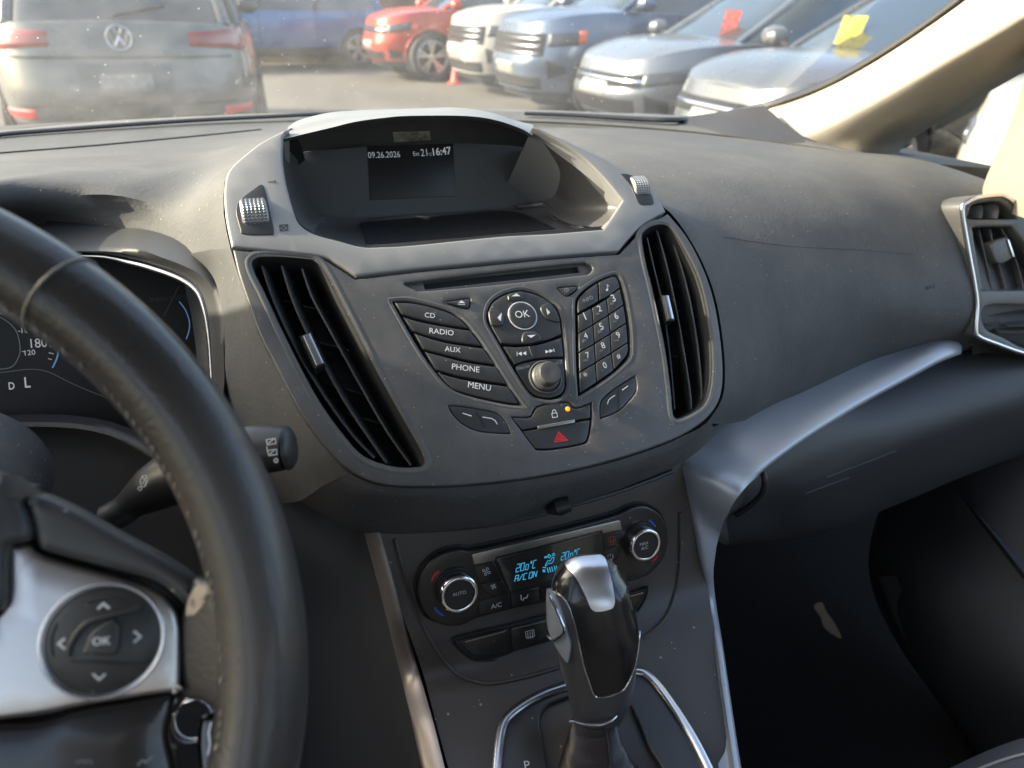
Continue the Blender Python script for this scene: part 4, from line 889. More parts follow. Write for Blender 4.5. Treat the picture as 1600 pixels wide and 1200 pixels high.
# driver side cheek with warm metal edging
la = [(568, 829, .575), (583, 880, .58), (604, 960, .585), (624, 1040, .585), (646, 1130, .575), (664, 1210, .56), (692, 1330, .54)]
lb = [(592, 829, .571), (607, 880, .576), (629, 960, .581), (651, 1040, .581), (677, 1130, .571), (697, 1210, .556), (728, 1330, .536)]
TS2 = lambda x, y: ((S3.at(x, y, -.006) if y < 990 else (S4.at(x, y, 0) if y > 1040 else S3.at(x, 990, -.006)*(1-(y-990)/50)+S4.at(x, 1040, 0)*((y-990)/50)))-CAM).dot(fw)
la = [(x, y, TS2(b[0], b[1])+.004) for (x, y, s), b in zip(la, lb)]; lb = [(x, y, TS2(x, y)-.002) for x, y, s in lb]
A_, B_ = [P(*q) for q in la], [P(*q) for q in lb]
loft('edge_strip', [[p+V((0, .02, 0)) for p in A_], A_, [a*.5+b*.5+V((-.001, -.0025, 0)) for a, b in zip(A_, B_)], B_, [p+V((0, .01, -.002)) for p in B_]], M('warm_satin', (.33, .285, .26), .34, metal=.5, bump=('noise', 900, .06, .0003)), con, 50, 16)
kk = [[(440, 770, .60), (500, 785, .60), (545, 808, .595), (560, 826, .59), (575, 840, .59)], [(430, 860, .60), (500, 870, .60), (550, 880, .60), (570, 885, .595), (586, 884, .59)],
      [(430, 980, .62), (500, 985, .62), (565, 990, .615), (597, 990, .605), (612, 985, .60)], [(430, 1100, .64), (520, 1105, .64), (595, 1105, .63), (627, 1105, .615), (643, 1100, .60)], [(430, 1260, .66), (560, 1260, .66), (640, 1250, .64), (680, 1240, .61), (700, 1230, .585)]]
loft('side_cheek', [[P(*q) for q in L] for L in kk], M('cheek_plastic', (.075, .074, .076), .5, bump=('noise', 900, .2, .0004)), con, 30, 40)
# passenger side wall
w0 = [P(x, y, TS(x-16, y)+.006) for x, y in [(1120, 830), (1112, 895), (1117, 945), (1127, 1018), (1141, 1106), (1158, 1210)]]
loft('side_wall', [w0, [p+V((.015, .10, -.12)) for p in w0], [p+V((.02, .15, -.35)) for p in w0]], carpet, con, 30, 12)
for sx in (-1, 1): loft('side_wall', [[V((sx*.10, .12, .765)), V((sx*.10, -.05, .745)), V((sx*.10, -.6, .76))], [V((sx*.11, .12, .38)), V((sx*.11, -.05, .38)), V((sx*.11, -.6, .38))]], carpet, con, 12, 6)
# U shaped moulding line round the climate area
mu = [(616, 842), (628, 885), (646, 945), (672, 1000), (706, 1046), (738, 1064), (772, 1068), (830, 1056), (884, 1040)]
line_on('moulding', tC, mu, .0016, con_m, con, off=.0004, n=8)
line_on('moulding', tC, [(990, 1005), (1020, 985), (1042, 960), (1056, 920), (1062, 870), (1062, 800)], .0016, con_m, con, off=.0004, n=8)
# grooves below the padded lip
for dy in (0, 8, 15):
    line_on('groove', tC, [(622-dy*.2, 812+dy), (700, 811+dy), (780, 802+dy), (855, 787+dy*.9)], .0018, blk, con, off=.0006)
for dy in (0, 8): line_on('groove', tC, [(888, 782+dy), (950, 765+dy), (1010, 744+dy), (1050, 728+dy)], .0018, blk, con, off=.0006)
lt = tube('lid_latch', [P(856, 797, .553), P(872, 792, .548), P(890, 787, .548)], [.003, .007, .0055], blk, con, n=12)
tube('latch_edge', [P(875, 786, .545), P(888, 784, .545)], .0008, chrome_s, lt, n=6)

cl = thing('climate_panel', 'dark climate control panel with two chrome ringed knobs and a blue lit display', 'climate panel', S3.o)
glos2 = M('panel_satin_black', (.020, .018, .017), .27, coat=.12, dust=(350, .05, .02))
CO = [(653, 927), (656, 905), (665, 887), (687, 867), (716, 859), (738, 860), (800, 847), (850, 835), (905, 821), (942, 811), (968, 803), (989, 793), (1012, 792), (1033, 805), (1044, 832), (1040, 866), (1021, 893), (1000, 905), (960, 914), (900, 930), (850, 942), (797, 953), (745, 967), (719, 978), (692, 977), (666, 962)]
plate('panel', S3, CO, glos2, cl, top=.001, depth=.008, bev=.0016, step=.010, off=.001)
gaps = [S3.px(x, y, .0) for x, y in smooth(CO, True, 5)]
tube('gap', [S3.pos(a, b, -.0052) for a, b in dedupe(inset(gaps if area(gaps) > 0 else gaps[::-1], -.0008), 1e-4)], .0012, blk2, cl, n=6, closed=True)
def knob(c, r_, ri, s_, lines, lab):
    a = S3.px(c[0], c[1], .008); o = S3.pos(a[0], a[1], .001)
    k = lathe_mb(o, S3.N, S3.X, [(r_*1.16, 0), (r_*1.14, .0012), (r_*1.02, .001)]).build('knob_base', blk, cl)
    kn = lathe_mb(o, S3.N, S3.X, [(r_, 0), (r_, .008), (r_*.98, .0092), (r_*.93, .0102), (r_*.86, .0106), (ri*1.03, .0102), (ri, .0090)], 60).build('knob', chrome, cl, sharp=50, label=lab)
    lathe_mb(o, S3.N, S3.X, [(ri, .0088), (ri*.97, .0096), (ri*.8, .0096), (0, .0094)], 48).build('knob_face', blk, kn)
    for s, a, b in lines: text('lettering', S3, s, a, b, white_p, kn, off=.0113)
    return kn
knob((716, 926.5), .0148, .0112, 'AUTO', [('AUTO', (707.5, 932), (728.5, 927.3))], 'driver side temperature knob marked AUTO')
knob((1006.5, 850), .0140, .0106, 'MAX', [('MAX', (1000, 853.3), (1013, 850)), ('A/C', (1002, 860), (1013, 857))], 'passenger side knob marked MAX A/C')
marks('warm_mark', S3, [[(674.5, 908), (677, 901), (681, 896), (686, 892.5)]], .0016, red_p, cl, off=.0015)
marks('cold_mark', S3, [[(679, 949), (683, 955), (688, 959), (693, 962)]], .0016, blue_p, cl, off=.0015)
marks('cold_mark', S3, [[(1014, 812.5), (1018, 815.5), (1022, 819.5), (1024.5, 823)]], .0014, blue_p, cl, off=.0015)
marks('warm_mark', S3, [[(1027, 868), (1024, 873), (1019.5, 876.5)]], .0014, red_p, cl, off=.0015)
plate('chrome_bar', S3, [(737, 868, 0), (740, 865, 0), (967, 813, 0), (970, 815, 0), (972, 828, 0), (942, 834.5, 0), (940, 829.5, 0), (775, 871, 0), (773, 877, 0), (741, 883, 0)], silverb, cl, top=.003, depth=.004, bev=.0008)
sn = plate('display', S3, [(776, 873, 0), (938.5, 831.5, 0), (941, 884, 0), (797, 925, 0)], M('climate_glass', (.035, .033, .028), .12, spec=.6, coat=.5), cl, top=.0018, depth=.003, bev=.0004)
# seven segment style readouts
SEG = {'0': 'abcdef', '1': 'bc', '2': 'abged', '3': 'abgcd', '4': 'fgbc', '5': 'afgcd', '6': 'afgedc', '7': 'abc', '8': 'abcdefg', '9': 'abfgcd', 'A': 'efabcg', 'C': 'afed', 'N': 'efxbc', 'O': 'abcdef', '°': 'qrst', 'o': 'gced', '/': 'z', ' ': '', '.': 'p', 'T': 'am', 'b': 'fgcde'}
L7 = {'a': ((0, 1), (1, 1)), 'b': ((1, 1), (1, .5)), 'c': ((1, .5), (1, 0)), 'd': ((0, 0), (1, 0)), 'e': ((0, 0), (0, .5)), 'f': ((0, .5), (0, 1)), 'g': ((0, .5), (1, .5)), 'x': ((0, 1), (1, 0)), 'z': ((0, 0), (1, 1)), 'p': ((.4, 0), (.7, 0)),
      'q': ((0, 1), (.4, 1)), 'r': ((.4, 1), (.4, .7)), 's': ((.4, .7), (0, .7)), 't': ((0, .7), (0, 1)), 'm': ((.5, 0), (.5, 1))}
def seg(S, s, o, xv, yv, wd, gap, off, mb):
    x = 0
    for ch in s:
        wd_ = .35 if ch in '. ' else (.6 if ch == '°' else 1)
        for k in SEG[ch]:
            (a, b), (c, d) = L7[k]; q = []
            for (u, v) in ((a, b), (c, d)):
                u = x+u*wd_*.72 if ch not in '.' else x+u*.3
                q.append((o[0]+xv[0]*u+yv[0]*v, o[1]+xv[1]*u+yv[1]*v))
            ribbon_mb(S, q, wd, off, mb)
        x += wd_*gap
mb = MB()
seg(S3, '20', (806, 894), (7.0, -1.6), (2.0, -12.0), .00055, 1.0, .0022, mb); seg(S3, '.0', (819, 891), (5.6, -1.3), (1.2, -8.0), .0005, 1.0, .0022, mb); seg(S3, '°C', (828, 889), (6.4, -1.5), (2.0, -12.0), .00055, 1.0, .0022, mb)
seg(S3, 'A/C ON', (804, 909), (6.6, -1.5), (2.0, -9.5), .00055, 1.0, .0022, mb)
seg(S3, '20', (876.5, 875.5), (6.4, -1.5), (1.8, -11.5), .00055, 1.0, .0022, mb); seg(S3, '.0', (888.5, 872.7), (5.2, -1.2), (1.1, -7.6), .0005, 1.0, .0022, mb); seg(S3, '°C', (896.5, 870.7), (6, -1.4), (1.8, -11.5), .00055, 1.0, .0022, mb)
for l in ([(851, 870), (857, 868.5), (857, 866), (861, 868.6), (858, 872), (857.5, 870.3), (851, 871.8), (851, 870)], [(863, 866.5), (864.5, 864.6), (866.5, 865), (866.5, 867.3), (864.4, 868.2), (863, 866.5)], [(852, 883), (856, 876), (860, 876.5), (863, 870.5), (866, 871), (864, 878), (861, 880.5), (857, 880), (853, 884.5), (852, 883)]): ribbon_mb(S3, l, .0005, .0022, mb)
for l in ([(848, 890), (852, 894)], [(852, 890), (848, 894)], [(848, 886.5), (853, 887)], [(855, 887), (857, 895)], [(858.5, 886.5), (860.5, 894)], [(862, 885.6), (864, 893.3)], [(866, 884.6), (868, 892)], [(869, 884), (871, 891)]): ribbon_mb(S3, l, .0007, .0022, mb)
mb.build('readout', lcd, sn, flat=True)
# touch keys round the display
def fan(c, r_, par):
    L = []
    for k in range(4):
        a = math.pi/2*k+.3; L.append([(c[0]+r_*.25*math.cos(a), c[1]+r_*.25*math.sin(a)), (c[0]+r_*math.cos(a-.35), c[1]+r_*math.sin(a-.35)), (c[0]+r_*1.15*math.cos(a+.1), c[1]+r_*1.15*math.sin(a+.1)), (c[0]+r_*.9*math.cos(a+.5), c[1]+r_*.9*math.sin(a+.5)), (c[0]+r_*.25*math.cos(a), c[1]+r_*.25*math.sin(a))])
    marks('fan_symbol', S3, L, .0004, white_p, par, off=.0021)
k = plate('key', S3, [(741, 885, 0), (771, 878, 0), (784, 905, 0), (752, 912), (745, 900)], glos2, cl, top=.0016, depth=.003, bev=.0005); fan((760, 893), 5.5, k)
k = plate('key', S3, [(752, 913.5), (785, 907, 0), (796, 926, 0), (778, 932), (762, 928)], glos2, cl, top=.0016, depth=.003, bev=.0005); fan((771, 916.5), 3.6, k)
k = plate('key', S3, [(754, 938), (796, 928, 0), (798, 949, 0), (755, 961), (748, 952)], glos2, cl, top=.0016, depth=.003, bev=.0005); text('lettering', S3, 'A/C', (767.5, 951.5), (784, 947.5), white_p, k, off=.0021)
k = plate('key', S3, [(798, 928, 0), (842, 917.5, 0), (844, 938, 0), (800, 948.5, 0)], glos2, cl, top=.0016, depth=.003, bev=.0005)
marks('symbol', S3, [[(814, 929.5), (814.5, 937.5)], [(816.5, 938.5), (819, 934.5), (823, 934), (825, 928.5)]], .0008, white_p, k, off=.0021)
k = plate('key', S3, [(844, 917, 0), (880, 908, 0), (882, 928, 0), (846, 937.5, 0)], glos2, cl, top=.0016, depth=.003, bev=.0005)
k = plate('key', S3, [(943, 836, 0), (972, 829.5, 0), (970, 852, 0), (944, 858, 0)], glos2, cl, top=.0016, depth=.003, bev=.0005)
marks('symbol', S3, [[(950.5, 840), (961, 837.8), (961.5, 843.5), (951, 845.8), (950.5, 840)], [(952, 848), (962, 846)], [(954, 838.5), (954.5, 850.5)], [(958, 837.8), (958.5, 849.5)], [(951, 852), (961, 850)]], .0006, red_d, k, off=.0021)
k = plate('key', S3, [(944, 860, 0), (970, 854, 0), (966, 872), (946, 880, 0)], glos2, cl, top=.0016, depth=.003, bev=.0005)
marks('symbol', S3, [[(951, 866.6), (949.6, 869.6), (950.8, 873), (954, 874.3), (957.4, 872.4), (958, 868.8), (956.6, 866)], [(953.6, 864.8), (953.8, 869.5)]], .0005, white_p, k, off=.0021)
# lower row of keys
LB = [(711, 1004), (717, 998), (787, 981.5), (855, 963.5), (930, 944), (1000, 925), (1011, 919, 0), (1008, 934), (993, 959), (975, 976), (930, 990), (862, 1011), (798, 1026), (757, 1032), (738, 1029), (722, 1017)]
plate('lower_panel', S3, LB, blk, cl, top=.0000, depth=.008, bev=.0012, off=.0, step=.012)
lq = [S3.px(x, y, .0) for x, y in smooth(LB, True, 5)]
tube('gap', [S3.pos(a, b, -.0005) for a, b in dedupe(inset(lq if area(lq) > 0 else lq[::-1], -.0006), 1e-4)], .0011, blk2, cl, n=6, closed=True)
k = plate('lower_key', S3, [(716, 1004), (722, 1000), (794, 982.5, 0), (796.5, 1020, 0), (757, 1027), (740, 1025), (726, 1014)], glos2, cl, top=.0018, depth=.004, bev=.0011, off=.0018, shrink=.0003)
marks('bar', S3, [[(727, 1003), (789.5, 986.3)]], .0011, silverb, k, off=.0023)
k = plate('lower_key', S3, [(797.5, 982, 0), (856, 967, 0), (862, 1003, 0), (800, 1019.5, 0)], glos2, cl, top=.0018, depth=.004, bev=.0011, off=.0018, shrink=.0003)
marks('bar', S3, [[(801, 982.5), (853, 971)]], .0011, silverb, k, off=.0023)
marks('symbol', S3, [[(821, 987), (834, 984), (835, 994), (822.5, 997), (821, 987)], [(824.5, 988), (825.5, 998.5)], [(828, 987), (829, 998)], [(831.5, 986), (832.5, 997)]], .0005, white_p, k, off=.0023)
k = plate('lower_key', S3, [(975, 934, 0), (1008, 924, 0), (1000, 942), (984, 964, 0)], glos2, cl, top=.0018, depth=.004, bev=.0011, off=.0018, shrink=.0003)
marks('bar', S3, [[(981, 932.5), (1005, 926)]], .0011, silverb, k, off=.0023)

# ================================================================== GEAR SELECTOR
gp = thing('gear_surround', 'dark gear surround plate edged with a curved silver rim', 'gear surround', S4.o)
RG = [(770, 1260), (776, 1200), (781, 1153), (789, 1125), (813, 1103), (849, 1083), (885, 1070), (940, 1052), (994, 1047), (1014, 1055), (1033, 1075), (1061, 1115), (1086, 1156), (1108, 1200), (1135, 1262), (1050, 1320), (900, 1330)]
plate('plate', S4, RG, M('gear_plate', (.032, .031, .032), .33, dust=(200, .08, .03)), gp, top=.004, depth=.008, bev=.0015, off=.004, step=.03, holes=[[(843, 1125), (850, 1108), (862, 1098), (900, 1085), (960, 1075), (975, 1082), (990, 1110), (1010, 1160), (1035, 1230), (900, 1290), (866, 1240), (848, 1160)]])
qv = [S4.px(x, y, .006) for x, y in smooth(RG[:-2], False, 6)]
tube('rim', [S4.pos(a, b, .0045) for a, b in qv], .0040, chrome_s, gp, n=10, flat=.8)
qv2 = inset(qv, 0)
plate('well', S4, [(830, 1090, 0), (1000, 1060, 0), (1060, 1280, 0), (850, 1300, 0)], blk2, gp, top=-.02, depth=.002, bev=.0004, off=-.02)
text('lettering', S4, 'P', (820.5, 1203), (829, 1202), white_p, gp, off=.0046)

gs = thing('gear_lever', 'black and silver automatic gear lever on a leather boot, in front of the climate panel', 'gear lever', P(930, 1140, .545))
sec = [(921, 878, 18, .498, .30), (922, 880, 33, .500, .50), (920.5, 887, 42, .501, .66), (918.5, 898, 51, .502, .8), (921, 915, 60, .503, .92), (923, 945, 66, .506, 1.0), (927, 975, 69.5, .509, 1.02), (930, 1005, 68, .513, 1.0), (933.5, 1035, 62, .517, .95), (937, 1062, 55.5, .521, .9), (937, 1088, 49.5, .525, .85), (934, 1108, 43, .528, .8), (931, 1122, 38, .531, .8), (930, 1129, 35.5, .532, .8)]
G = []
for cx, cy, hw_, s, db in sec:
    c = P(cx, cy, s+.012); a = hw_*s/FPX; b = .0185*db; rw = []
    for k in range(48):
        t = 2*math.pi*k/48; ct, st_ = math.cos(t), math.sin(t); e_ = 2/2.5
        rw.append(c+rt*(a*math.copysign(abs(ct)**e_, ct))+(fw*.86+up*.5)*(b*math.copysign(abs(st_)**e_, st_)))
    G.append(rw)
GG = [[None]*48 for _ in range(60)]
for k in range(48):
    cc_ = cr3([g[k] for g in G], 60)
    for i in range(60): GG[i][k] = cc_[i]
mb = grid_mb(GG, True); mb.f.append(tuple(range(48)))
shell_m = M('shell_satin', (.10, .10, .105), .28, metal=.4)
kb = mb.build('shell', shell_m, gs)
tk = bvh(kb)
LE = [(884, 884), (898, 874), (936, 870), (953, 873), (967, 886), (984, 925), (993, 965), (994, 1000), (988, 1040), (975, 1070), (958, 1081), (940, 1085), (930, 1083), (922, 1062), (912, 1035), (905, 1002), (896, 965), (884, 935), (866, 920), (870, 900)]
SPp = [(885, 884), (900, 874.5), (930, 871), (940, 872.5), (946, 880), (953, 905), (959, 935), (957, 947), (948, 952), (932, 954.5), (923, 950), (915, 935), (902, 908)]
lw = wrap('leather_grip', tk, LE, leath2, gs, off=.0016, step=7)
wrap('top_plate', [tk], SPp, M('plate_satin', (.70, .70, .72), .3, metal=1), gs, off=.0030, step=7)
line_on('silver_edge', tk, [(866, 922), (884, 937), (896, 967), (905, 1004), (912, 1037), (921, 1064), (929, 1085), (941, 1088), (958, 1084), (976, 1073), (989, 1042), (995.5, 1000), (994.5, 965), (985, 925)], .0008, chrome_s, gs, off=.0012, n=8)
bt_ = wrap('release_button', tk, [(859, 925), (864, 923), (878, 950), (887, 985), (893, 1005), (890, 1030), (884, 1028), (870, 1005), (860, 975)], satin, gs, off=.003, step=6)
line_on('button_edge', tk, [(866, 931), (876, 955), (884, 982), (871, 996), (862, 990)], .0011, chrome_s, gs, off=.0035)
tube('collar', cr3([P(891+k*.1, 1127, .52) if k == 0 else p for k, p in enumerate([P(889, 1112, .522), P(897, 1127, .521), P(915, 1132, .520), (P(940, 1132, .520)), P(958, 1124, .523), P(967, 1112, .53)])], 30), .0011, chrome_s, gs, n=8)
# boot
bsec = [(929, 1116, 32, .536), (928, 1136, 36, .530), (928, 1160, 43, .526), (930, 1187, 54, .523), (934, 1217, 68, .521), (940, 1250, 86, .520), (946, 1285, 104, .52)]
Gb = []
for i, (cx, cy, hw_, s) in enumerate(bsec):
    c = P(cx, cy, s); a = hw_*s/FPX; rw = []
    for k in range(48):
        t = 2*math.pi*k/48; rr = 1+.05*math.sin(5*t+i*.8)*(i/6)
        rw.append(c+rt*(a*rr*math.cos(t))+(fw*.8+up*.6)*(a*.8*rr*math.sin(t)))
    Gb.append(rw)
GG = [[None]*48 for _ in range(40)]
for k in range(48):
    cc_ = cr3([g[k] for g in Gb], 40)
    for i in range(40): GG[i][k] = cc_[i]+(fw*-.0015)*math.sin(i*1.1)*(i/40)
bo = grid_mb(GG, True).build('boot', boot_m, gs)
tbo = bvh(bo)
line_on('stitching', tbo, [(945, 1134), (948, 1150), (951, 1170), (953, 1200), (955, 1225)], .0008, M('boot_seam', (.01, .008, .008), .6), gs, off=.0006)
# ================================================================== STEERING WHEEL
TW = R(31.3); WO = CAM+V((-.1903, .2401, -.2093))
SW = Surf(WO, (1, 0, 0), (0, math.sin(TW), math.cos(TW)))
wh = thing('steering_wheel', 'black leather steering wheel with a worn rim and a round OK button pad', 'steering wheel', WO)
G = []
for k in range(160):
    t = 2*math.pi*k/160; rd = SW.X*math.cos(t)+SW.Y*math.sin(t); row_ = []
    for j in range(20):
        a = 2*math.pi*j/20; row_.append(WO+rd*(.1795+.0168*math.cos(a))+SW.N*(.0155*math.sin(a)))
    G.append(row_)
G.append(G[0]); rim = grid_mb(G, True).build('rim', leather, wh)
def rimpt(deg, r_, n_): t = R(deg); return WO+(SW.X*math.cos(t)+SW.Y*math.sin(t))*r_+SW.N*n_
# seam across the rim and inner stitching
sm_ = []
for j in range(-4, 14):
    a = 2*math.pi*j/20; sm_.append(rimpt(44.5+1.2*math.sin(a), .1795+.0170*math.cos(a), .0157*math.sin(a)))
tube('seam', sm_, .0007, M('seam_grey', (.12, .11, .10), .6), rim, n=6)
mb = MB()
for k in range(64):
    d_ = -30+k*1.35
    if random.random() < .25: continue
    a = R(180-58)
    p0 = rimpt(d_, .1795+.0170*math.cos(R(150)), .0155*math.sin(R(150))); p1 = rimpt(d_+.75, .1795+.0170*math.cos(R(146)), .0157*math.sin(R(146)))
    tube_mb([p0, (p0+p1)*.5+SW.N*.0003, p1], .0004+.0005*random.random()**3, 5, mb=mb)
mb.build('stitching', M('thread', (.20, .185, .16), .7), rim)
# dished hub and spoke
dk = M('wheel_plastic', (.040, .040, .042), .45, bump=('noise', 1400, .15, .0003), dust=(260, .10, .06))
blackp = M('wheel_back', (.015, .014, .014), .5)
plate('spoke_back', SW, [(-400, 830), (0, 800), (120, 830), (230, 880), (300, 918), (340, 905), (385, 930), (420, 1010), (420, 1120), (400, 1160), (330, 1110), (275, 1095), (240, 1200), (200, 1330), (-400, 1330)], blackp, wh, top=-.016, depth=.010, bev=.004, off=-.016, step=.02)
lo = [(302, 909), (322, 908), (342, 903), (352, 915), (372, 960), (392, 1020), (392, 1100), (370, 1220), (285, 1220), (276, 1120), (278, 1040), (282, 980), (288, 945)]
SWc = Surf(WO, SW.X, SW.Y, lambda u, v: -.010+.020*(lambda t_: t_*t_*(3-2*t_))(max(0, min(1, (u-.140)/.034))))
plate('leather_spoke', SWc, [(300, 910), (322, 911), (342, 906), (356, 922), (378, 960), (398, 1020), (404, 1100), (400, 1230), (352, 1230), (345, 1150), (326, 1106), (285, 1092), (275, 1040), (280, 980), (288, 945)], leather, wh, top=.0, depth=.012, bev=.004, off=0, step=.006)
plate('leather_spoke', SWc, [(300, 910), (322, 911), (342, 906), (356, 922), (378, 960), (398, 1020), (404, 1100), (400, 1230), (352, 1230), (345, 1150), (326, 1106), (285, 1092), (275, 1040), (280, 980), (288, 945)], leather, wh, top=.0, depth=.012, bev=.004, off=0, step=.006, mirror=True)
plate('worn_patch', SWc, [(306, 917), (322, 917), (336, 915), (328, 930), (318, 945), (305, 960), (291, 962), (294, 938)], M('worn_leather', (.34, .29, .23), .7, bump=('brushed', 90, .5, .0008), wear_sheen=(180, (.05, .045, .04), .5)), wh, top=.0005, depth=.001, bev=.0004, off=.0005, step=.004)
lower = plate('lower_cover', SW, [(-400, 1090), (0, 1130), (125, 1108), (219, 1093), (268, 1084), (270, 1110), (262, 1150), (262, 1240), (100, 1340), (-400, 1340)], M('gloss_grey', (.02, .018, .018), .2, coat=.3), wh, top=-.010, depth=.012, bev=.003, off=-.010, step=.015)
text('faint_lettering', SW, 'CNCL', (118, 1193), (146, 1193), grey_p, lower, off=-.0094)
marks('faint_symbol', SW, [[(215, 1196), (222, 1188), (228, 1190)], [(226, 1193), (240, 1180)]], .0006, grey_p, lower, off=-.0094)
sp = plate('silver_spoke', SW, [(-400, 980), (-60, 960), (5, 950), (12, 863), (22, 853), (44, 851), (62, 866), (109, 882), (187, 904), (238, 922), (268, 947), (279, 975), (281, 1010), (280, 1078), (272, 1083), (219, 1090), (125, 1105), (0, 1126), (-400, 1160)], brush, wh, top=-.004, depth=.012, bev=.0022, off=-.004, step=.012)
plate('silver_spoke', SW, [(-400, 980), (-60, 960), (5, 950), (12, 863), (22, 853), (44, 851), (62, 866), (109, 882), (187, 904), (238, 922), (268, 947), (279, 975), (281, 1010), (280, 1078), (272, 1083), (219, 1090), (125, 1105), (0, 1126), (-400, 1160)], brush, wh, top=-.004, depth=.012, bev=.0022, off=-.004, step=.012, mirror=True)
plate('spoke_cover', SW, [(38, 775), (60, 774), (90, 786), (125, 803), (187, 839), (250, 872), (303, 909), (300, 930), (289, 948), (276, 936), (237, 909), (156, 886), (72, 864), (57, 852), (47, 819)], dk, wh, top=-.001, depth=.014, bev=.004, off=-.001, step=.01)
plate('spoke_cover', SW, [(38, 775), (60, 774), (90, 786), (125, 803), (187, 839), (250, 872), (303, 909), (300, 930), (289, 948), (276, 936), (237, 909), (156, 886), (72, 864), (57, 852), (47, 819)], dk, wh, top=-.001, depth=.014, bev=.004, off=-.001, step=.01, mirror=True)
SWp = Surf(WO, SW.X, SW.Y, lambda u, v: -.5*(u*u+v*v)+.008)
hr = [SWp.px(x, y, 0) for x, y in [(5, 757), (20, 763), (40, 800), (48, 826), (42, 846), (18, 852), (7, 866), (2, 950), (-30, 965), (-150, 1060)]]
hp_ = [(.055, .085)]+hr+[(.045, -.06), (.02, -.075)]
plate_mb(SWp, [[(a, b) for a, b in smooth(hp_+[(-a, b) for a, b in hp_[::-1]], True, 5)]], .0, .03, .004, step=.02).build('hub_pad', dk, wh)
# button pad
bc = SW.px(158, 1004, 0); Rb = .0199
gp_ = plate_mb(SW, [circ(bc, Rb+.0012, 56), circ(bc, Rb-.0002, 56)], -.0025, .004, .0006).build('pad_ring', chrome_s, sp)
bp_ = plate_mb(Surf(WO, SW.X, SW.Y, lambda u, v: .0035-9*((u-bc[0])**2+(v-bc[1])**2)), [circ(bc, Rb, 56)], -.004, .006, .0012, step=.004).build('button_pad', but_m, sp)
SB = Surf(WO, SW.X, SW.Y, lambda u, v: -.0005-9*((u-bc[0])**2+(v-bc[1])**2))
rg = [SB.at(x, y, .0006) for x, y in smooth([(107, 1026), (108, 1012), (115, 997), (125, 983), (140, 971), (165, 963), (195, 956), (220, 949)], False, 6)]
tube('ridge', rg, [.0009+.0005*math.sin(math.pi*i/len(rg)) for i in range(len(rg))], but_m, bp_, n=8)
tube('ridge', [SB.at(x, y, .0002) for x, y in smooth([(110, 1034), (150, 1035), (200, 1038), (235, 1036)], False, 6)], .0006, but_m, bp_, n=8)
tube('ridge', [SB.at(x, y, .0002) for x, y in smooth([(134, 942), (150, 936), (170, 934), (193, 939)], False, 6)], .0005, but_m, bp_, n=8)
tube('ridge', [SB.at(x, y, .0002) for x, y in smooth([(88, 975), (81, 990), (79, 1008), (82, 1025)], False, 6)], .0005, but_m, bp_, n=8)
ko_ = plate('ok_key', SB, [(129, 1022), (131, 1012), (141, 990), (155, 978), (175, 969), (184, 975), (187, 990), (186, 1010), (183, 1020), (174, 1025), (140, 1024)], but_m, bp_, top=.0018, depth=.004, bev=.0011, off=.0018, step=.004)
text('lettering', SB, 'OK', (144, 1008.5), (173, 1006.5), white_p, ko_, off=.0024, bold=.02)
marks('chevron', SB, [[(152.5, 951.6), (161.6, 943), (171, 951)]], .0008, white_p, bp_, off=.0004)
marks('chevron', SB, [[(101.6, 997.5), (91, 1006), (101.6, 1014)]], .0008, white_p, bp_, off=.0004)
marks('chevron', SB, [[(209, 986), (219.7, 994.7), (209, 1004)]], .0008, white_p, bp_, off=.0004)
marks('chevron', SB, [[(144.7, 1052.5), (154.7, 1062), (164.7, 1053)]], .0008, white_p, bp_, off=.0004)

# ------------------------------------------------------------------ steering column, stalk, key
co = thing('steering_column', 'dark dusty steering column shroud behind the wheel', 'steering column', WO+V((0, .1, -.03)))
rowsC = []
for d_, (rr, dy_) in zip((0, .02, .06, .11, .16, .19), ((.04, .0), (.058, 0), (.064, 0), (.067, 0), (.066, 0), (.05, 0))):
    o = WO+V((.0, .05+d_, .0-d_*.25)); rowsC.append([o+V((rr*1.08*math.cos(a), 0, rr*.78*math.sin(a))) for a in [R(-80+260*i/12) for i in range(13)]])
loft('shroud', rowsC, M('column_plastic', (.028, .028, .03), .5, bump=('noise', 900, .3, .0004), dust=(330, .25, .25)), co, 50, 30)
stk = thing('wiper_stalk', 'black wiper stalk with white wiper symbols, its tip showing right of the wheel rim', 'stalk', P(200, 800, .42))
A0s = [P(168, 812, .415), P(190, 800, .415), P(215, 780, .415), P(260, 752, .415), (P(320, 728, .415)), P(380, 708, .415), P(415, 702, .415), P(446, 700, .415)]
rad = [.009, .009, .014, .017, .0165, .0155, .0150, .0130]
tube('arm', cr3(A0s, 50), [rad[min(7, int(i*7/49))]+(rad[min(7, int(i*7/49)+1)]-rad[min(7, int(i*7/49))])*((i*7/49) % 1) for i in range(50)], M('stalk_plastic', (.022, .022, .022), .4), stk, n=28, flat=.9)
S6 = Surf(P(410, 705, .40), P(460, 700, .40)-P(400, 706, .40), up*.9+fw*.4)
en = tube('tip', [P(448, 700, .414), P(453, 699.5, .414), P(458, 699, .414), P(462, 698.6, .414)], [.0125, .0118, .0095, .003], blk, stk, n=24)
S6 = Surf(P(428, 700, .3985), rt, up)
marks('wiper_symbol', S6, [[(416, 687), (430, 685), (431, 693), (418, 695), (416, 687)], [(419, 693), (427, 686.5)], [(418, 704), (432, 702), (433, 710), (420, 712), (418, 704)], [(421, 710), (429, 703)], [(417, 697), (417.5, 704)], [(428, 719), (431, 716), (434, 718), (433.5, 722), (430, 723), (428, 719)]], .0004, white_p, stk, off=0)
S7 = Surf(P(222, 756, .398), rt, up)
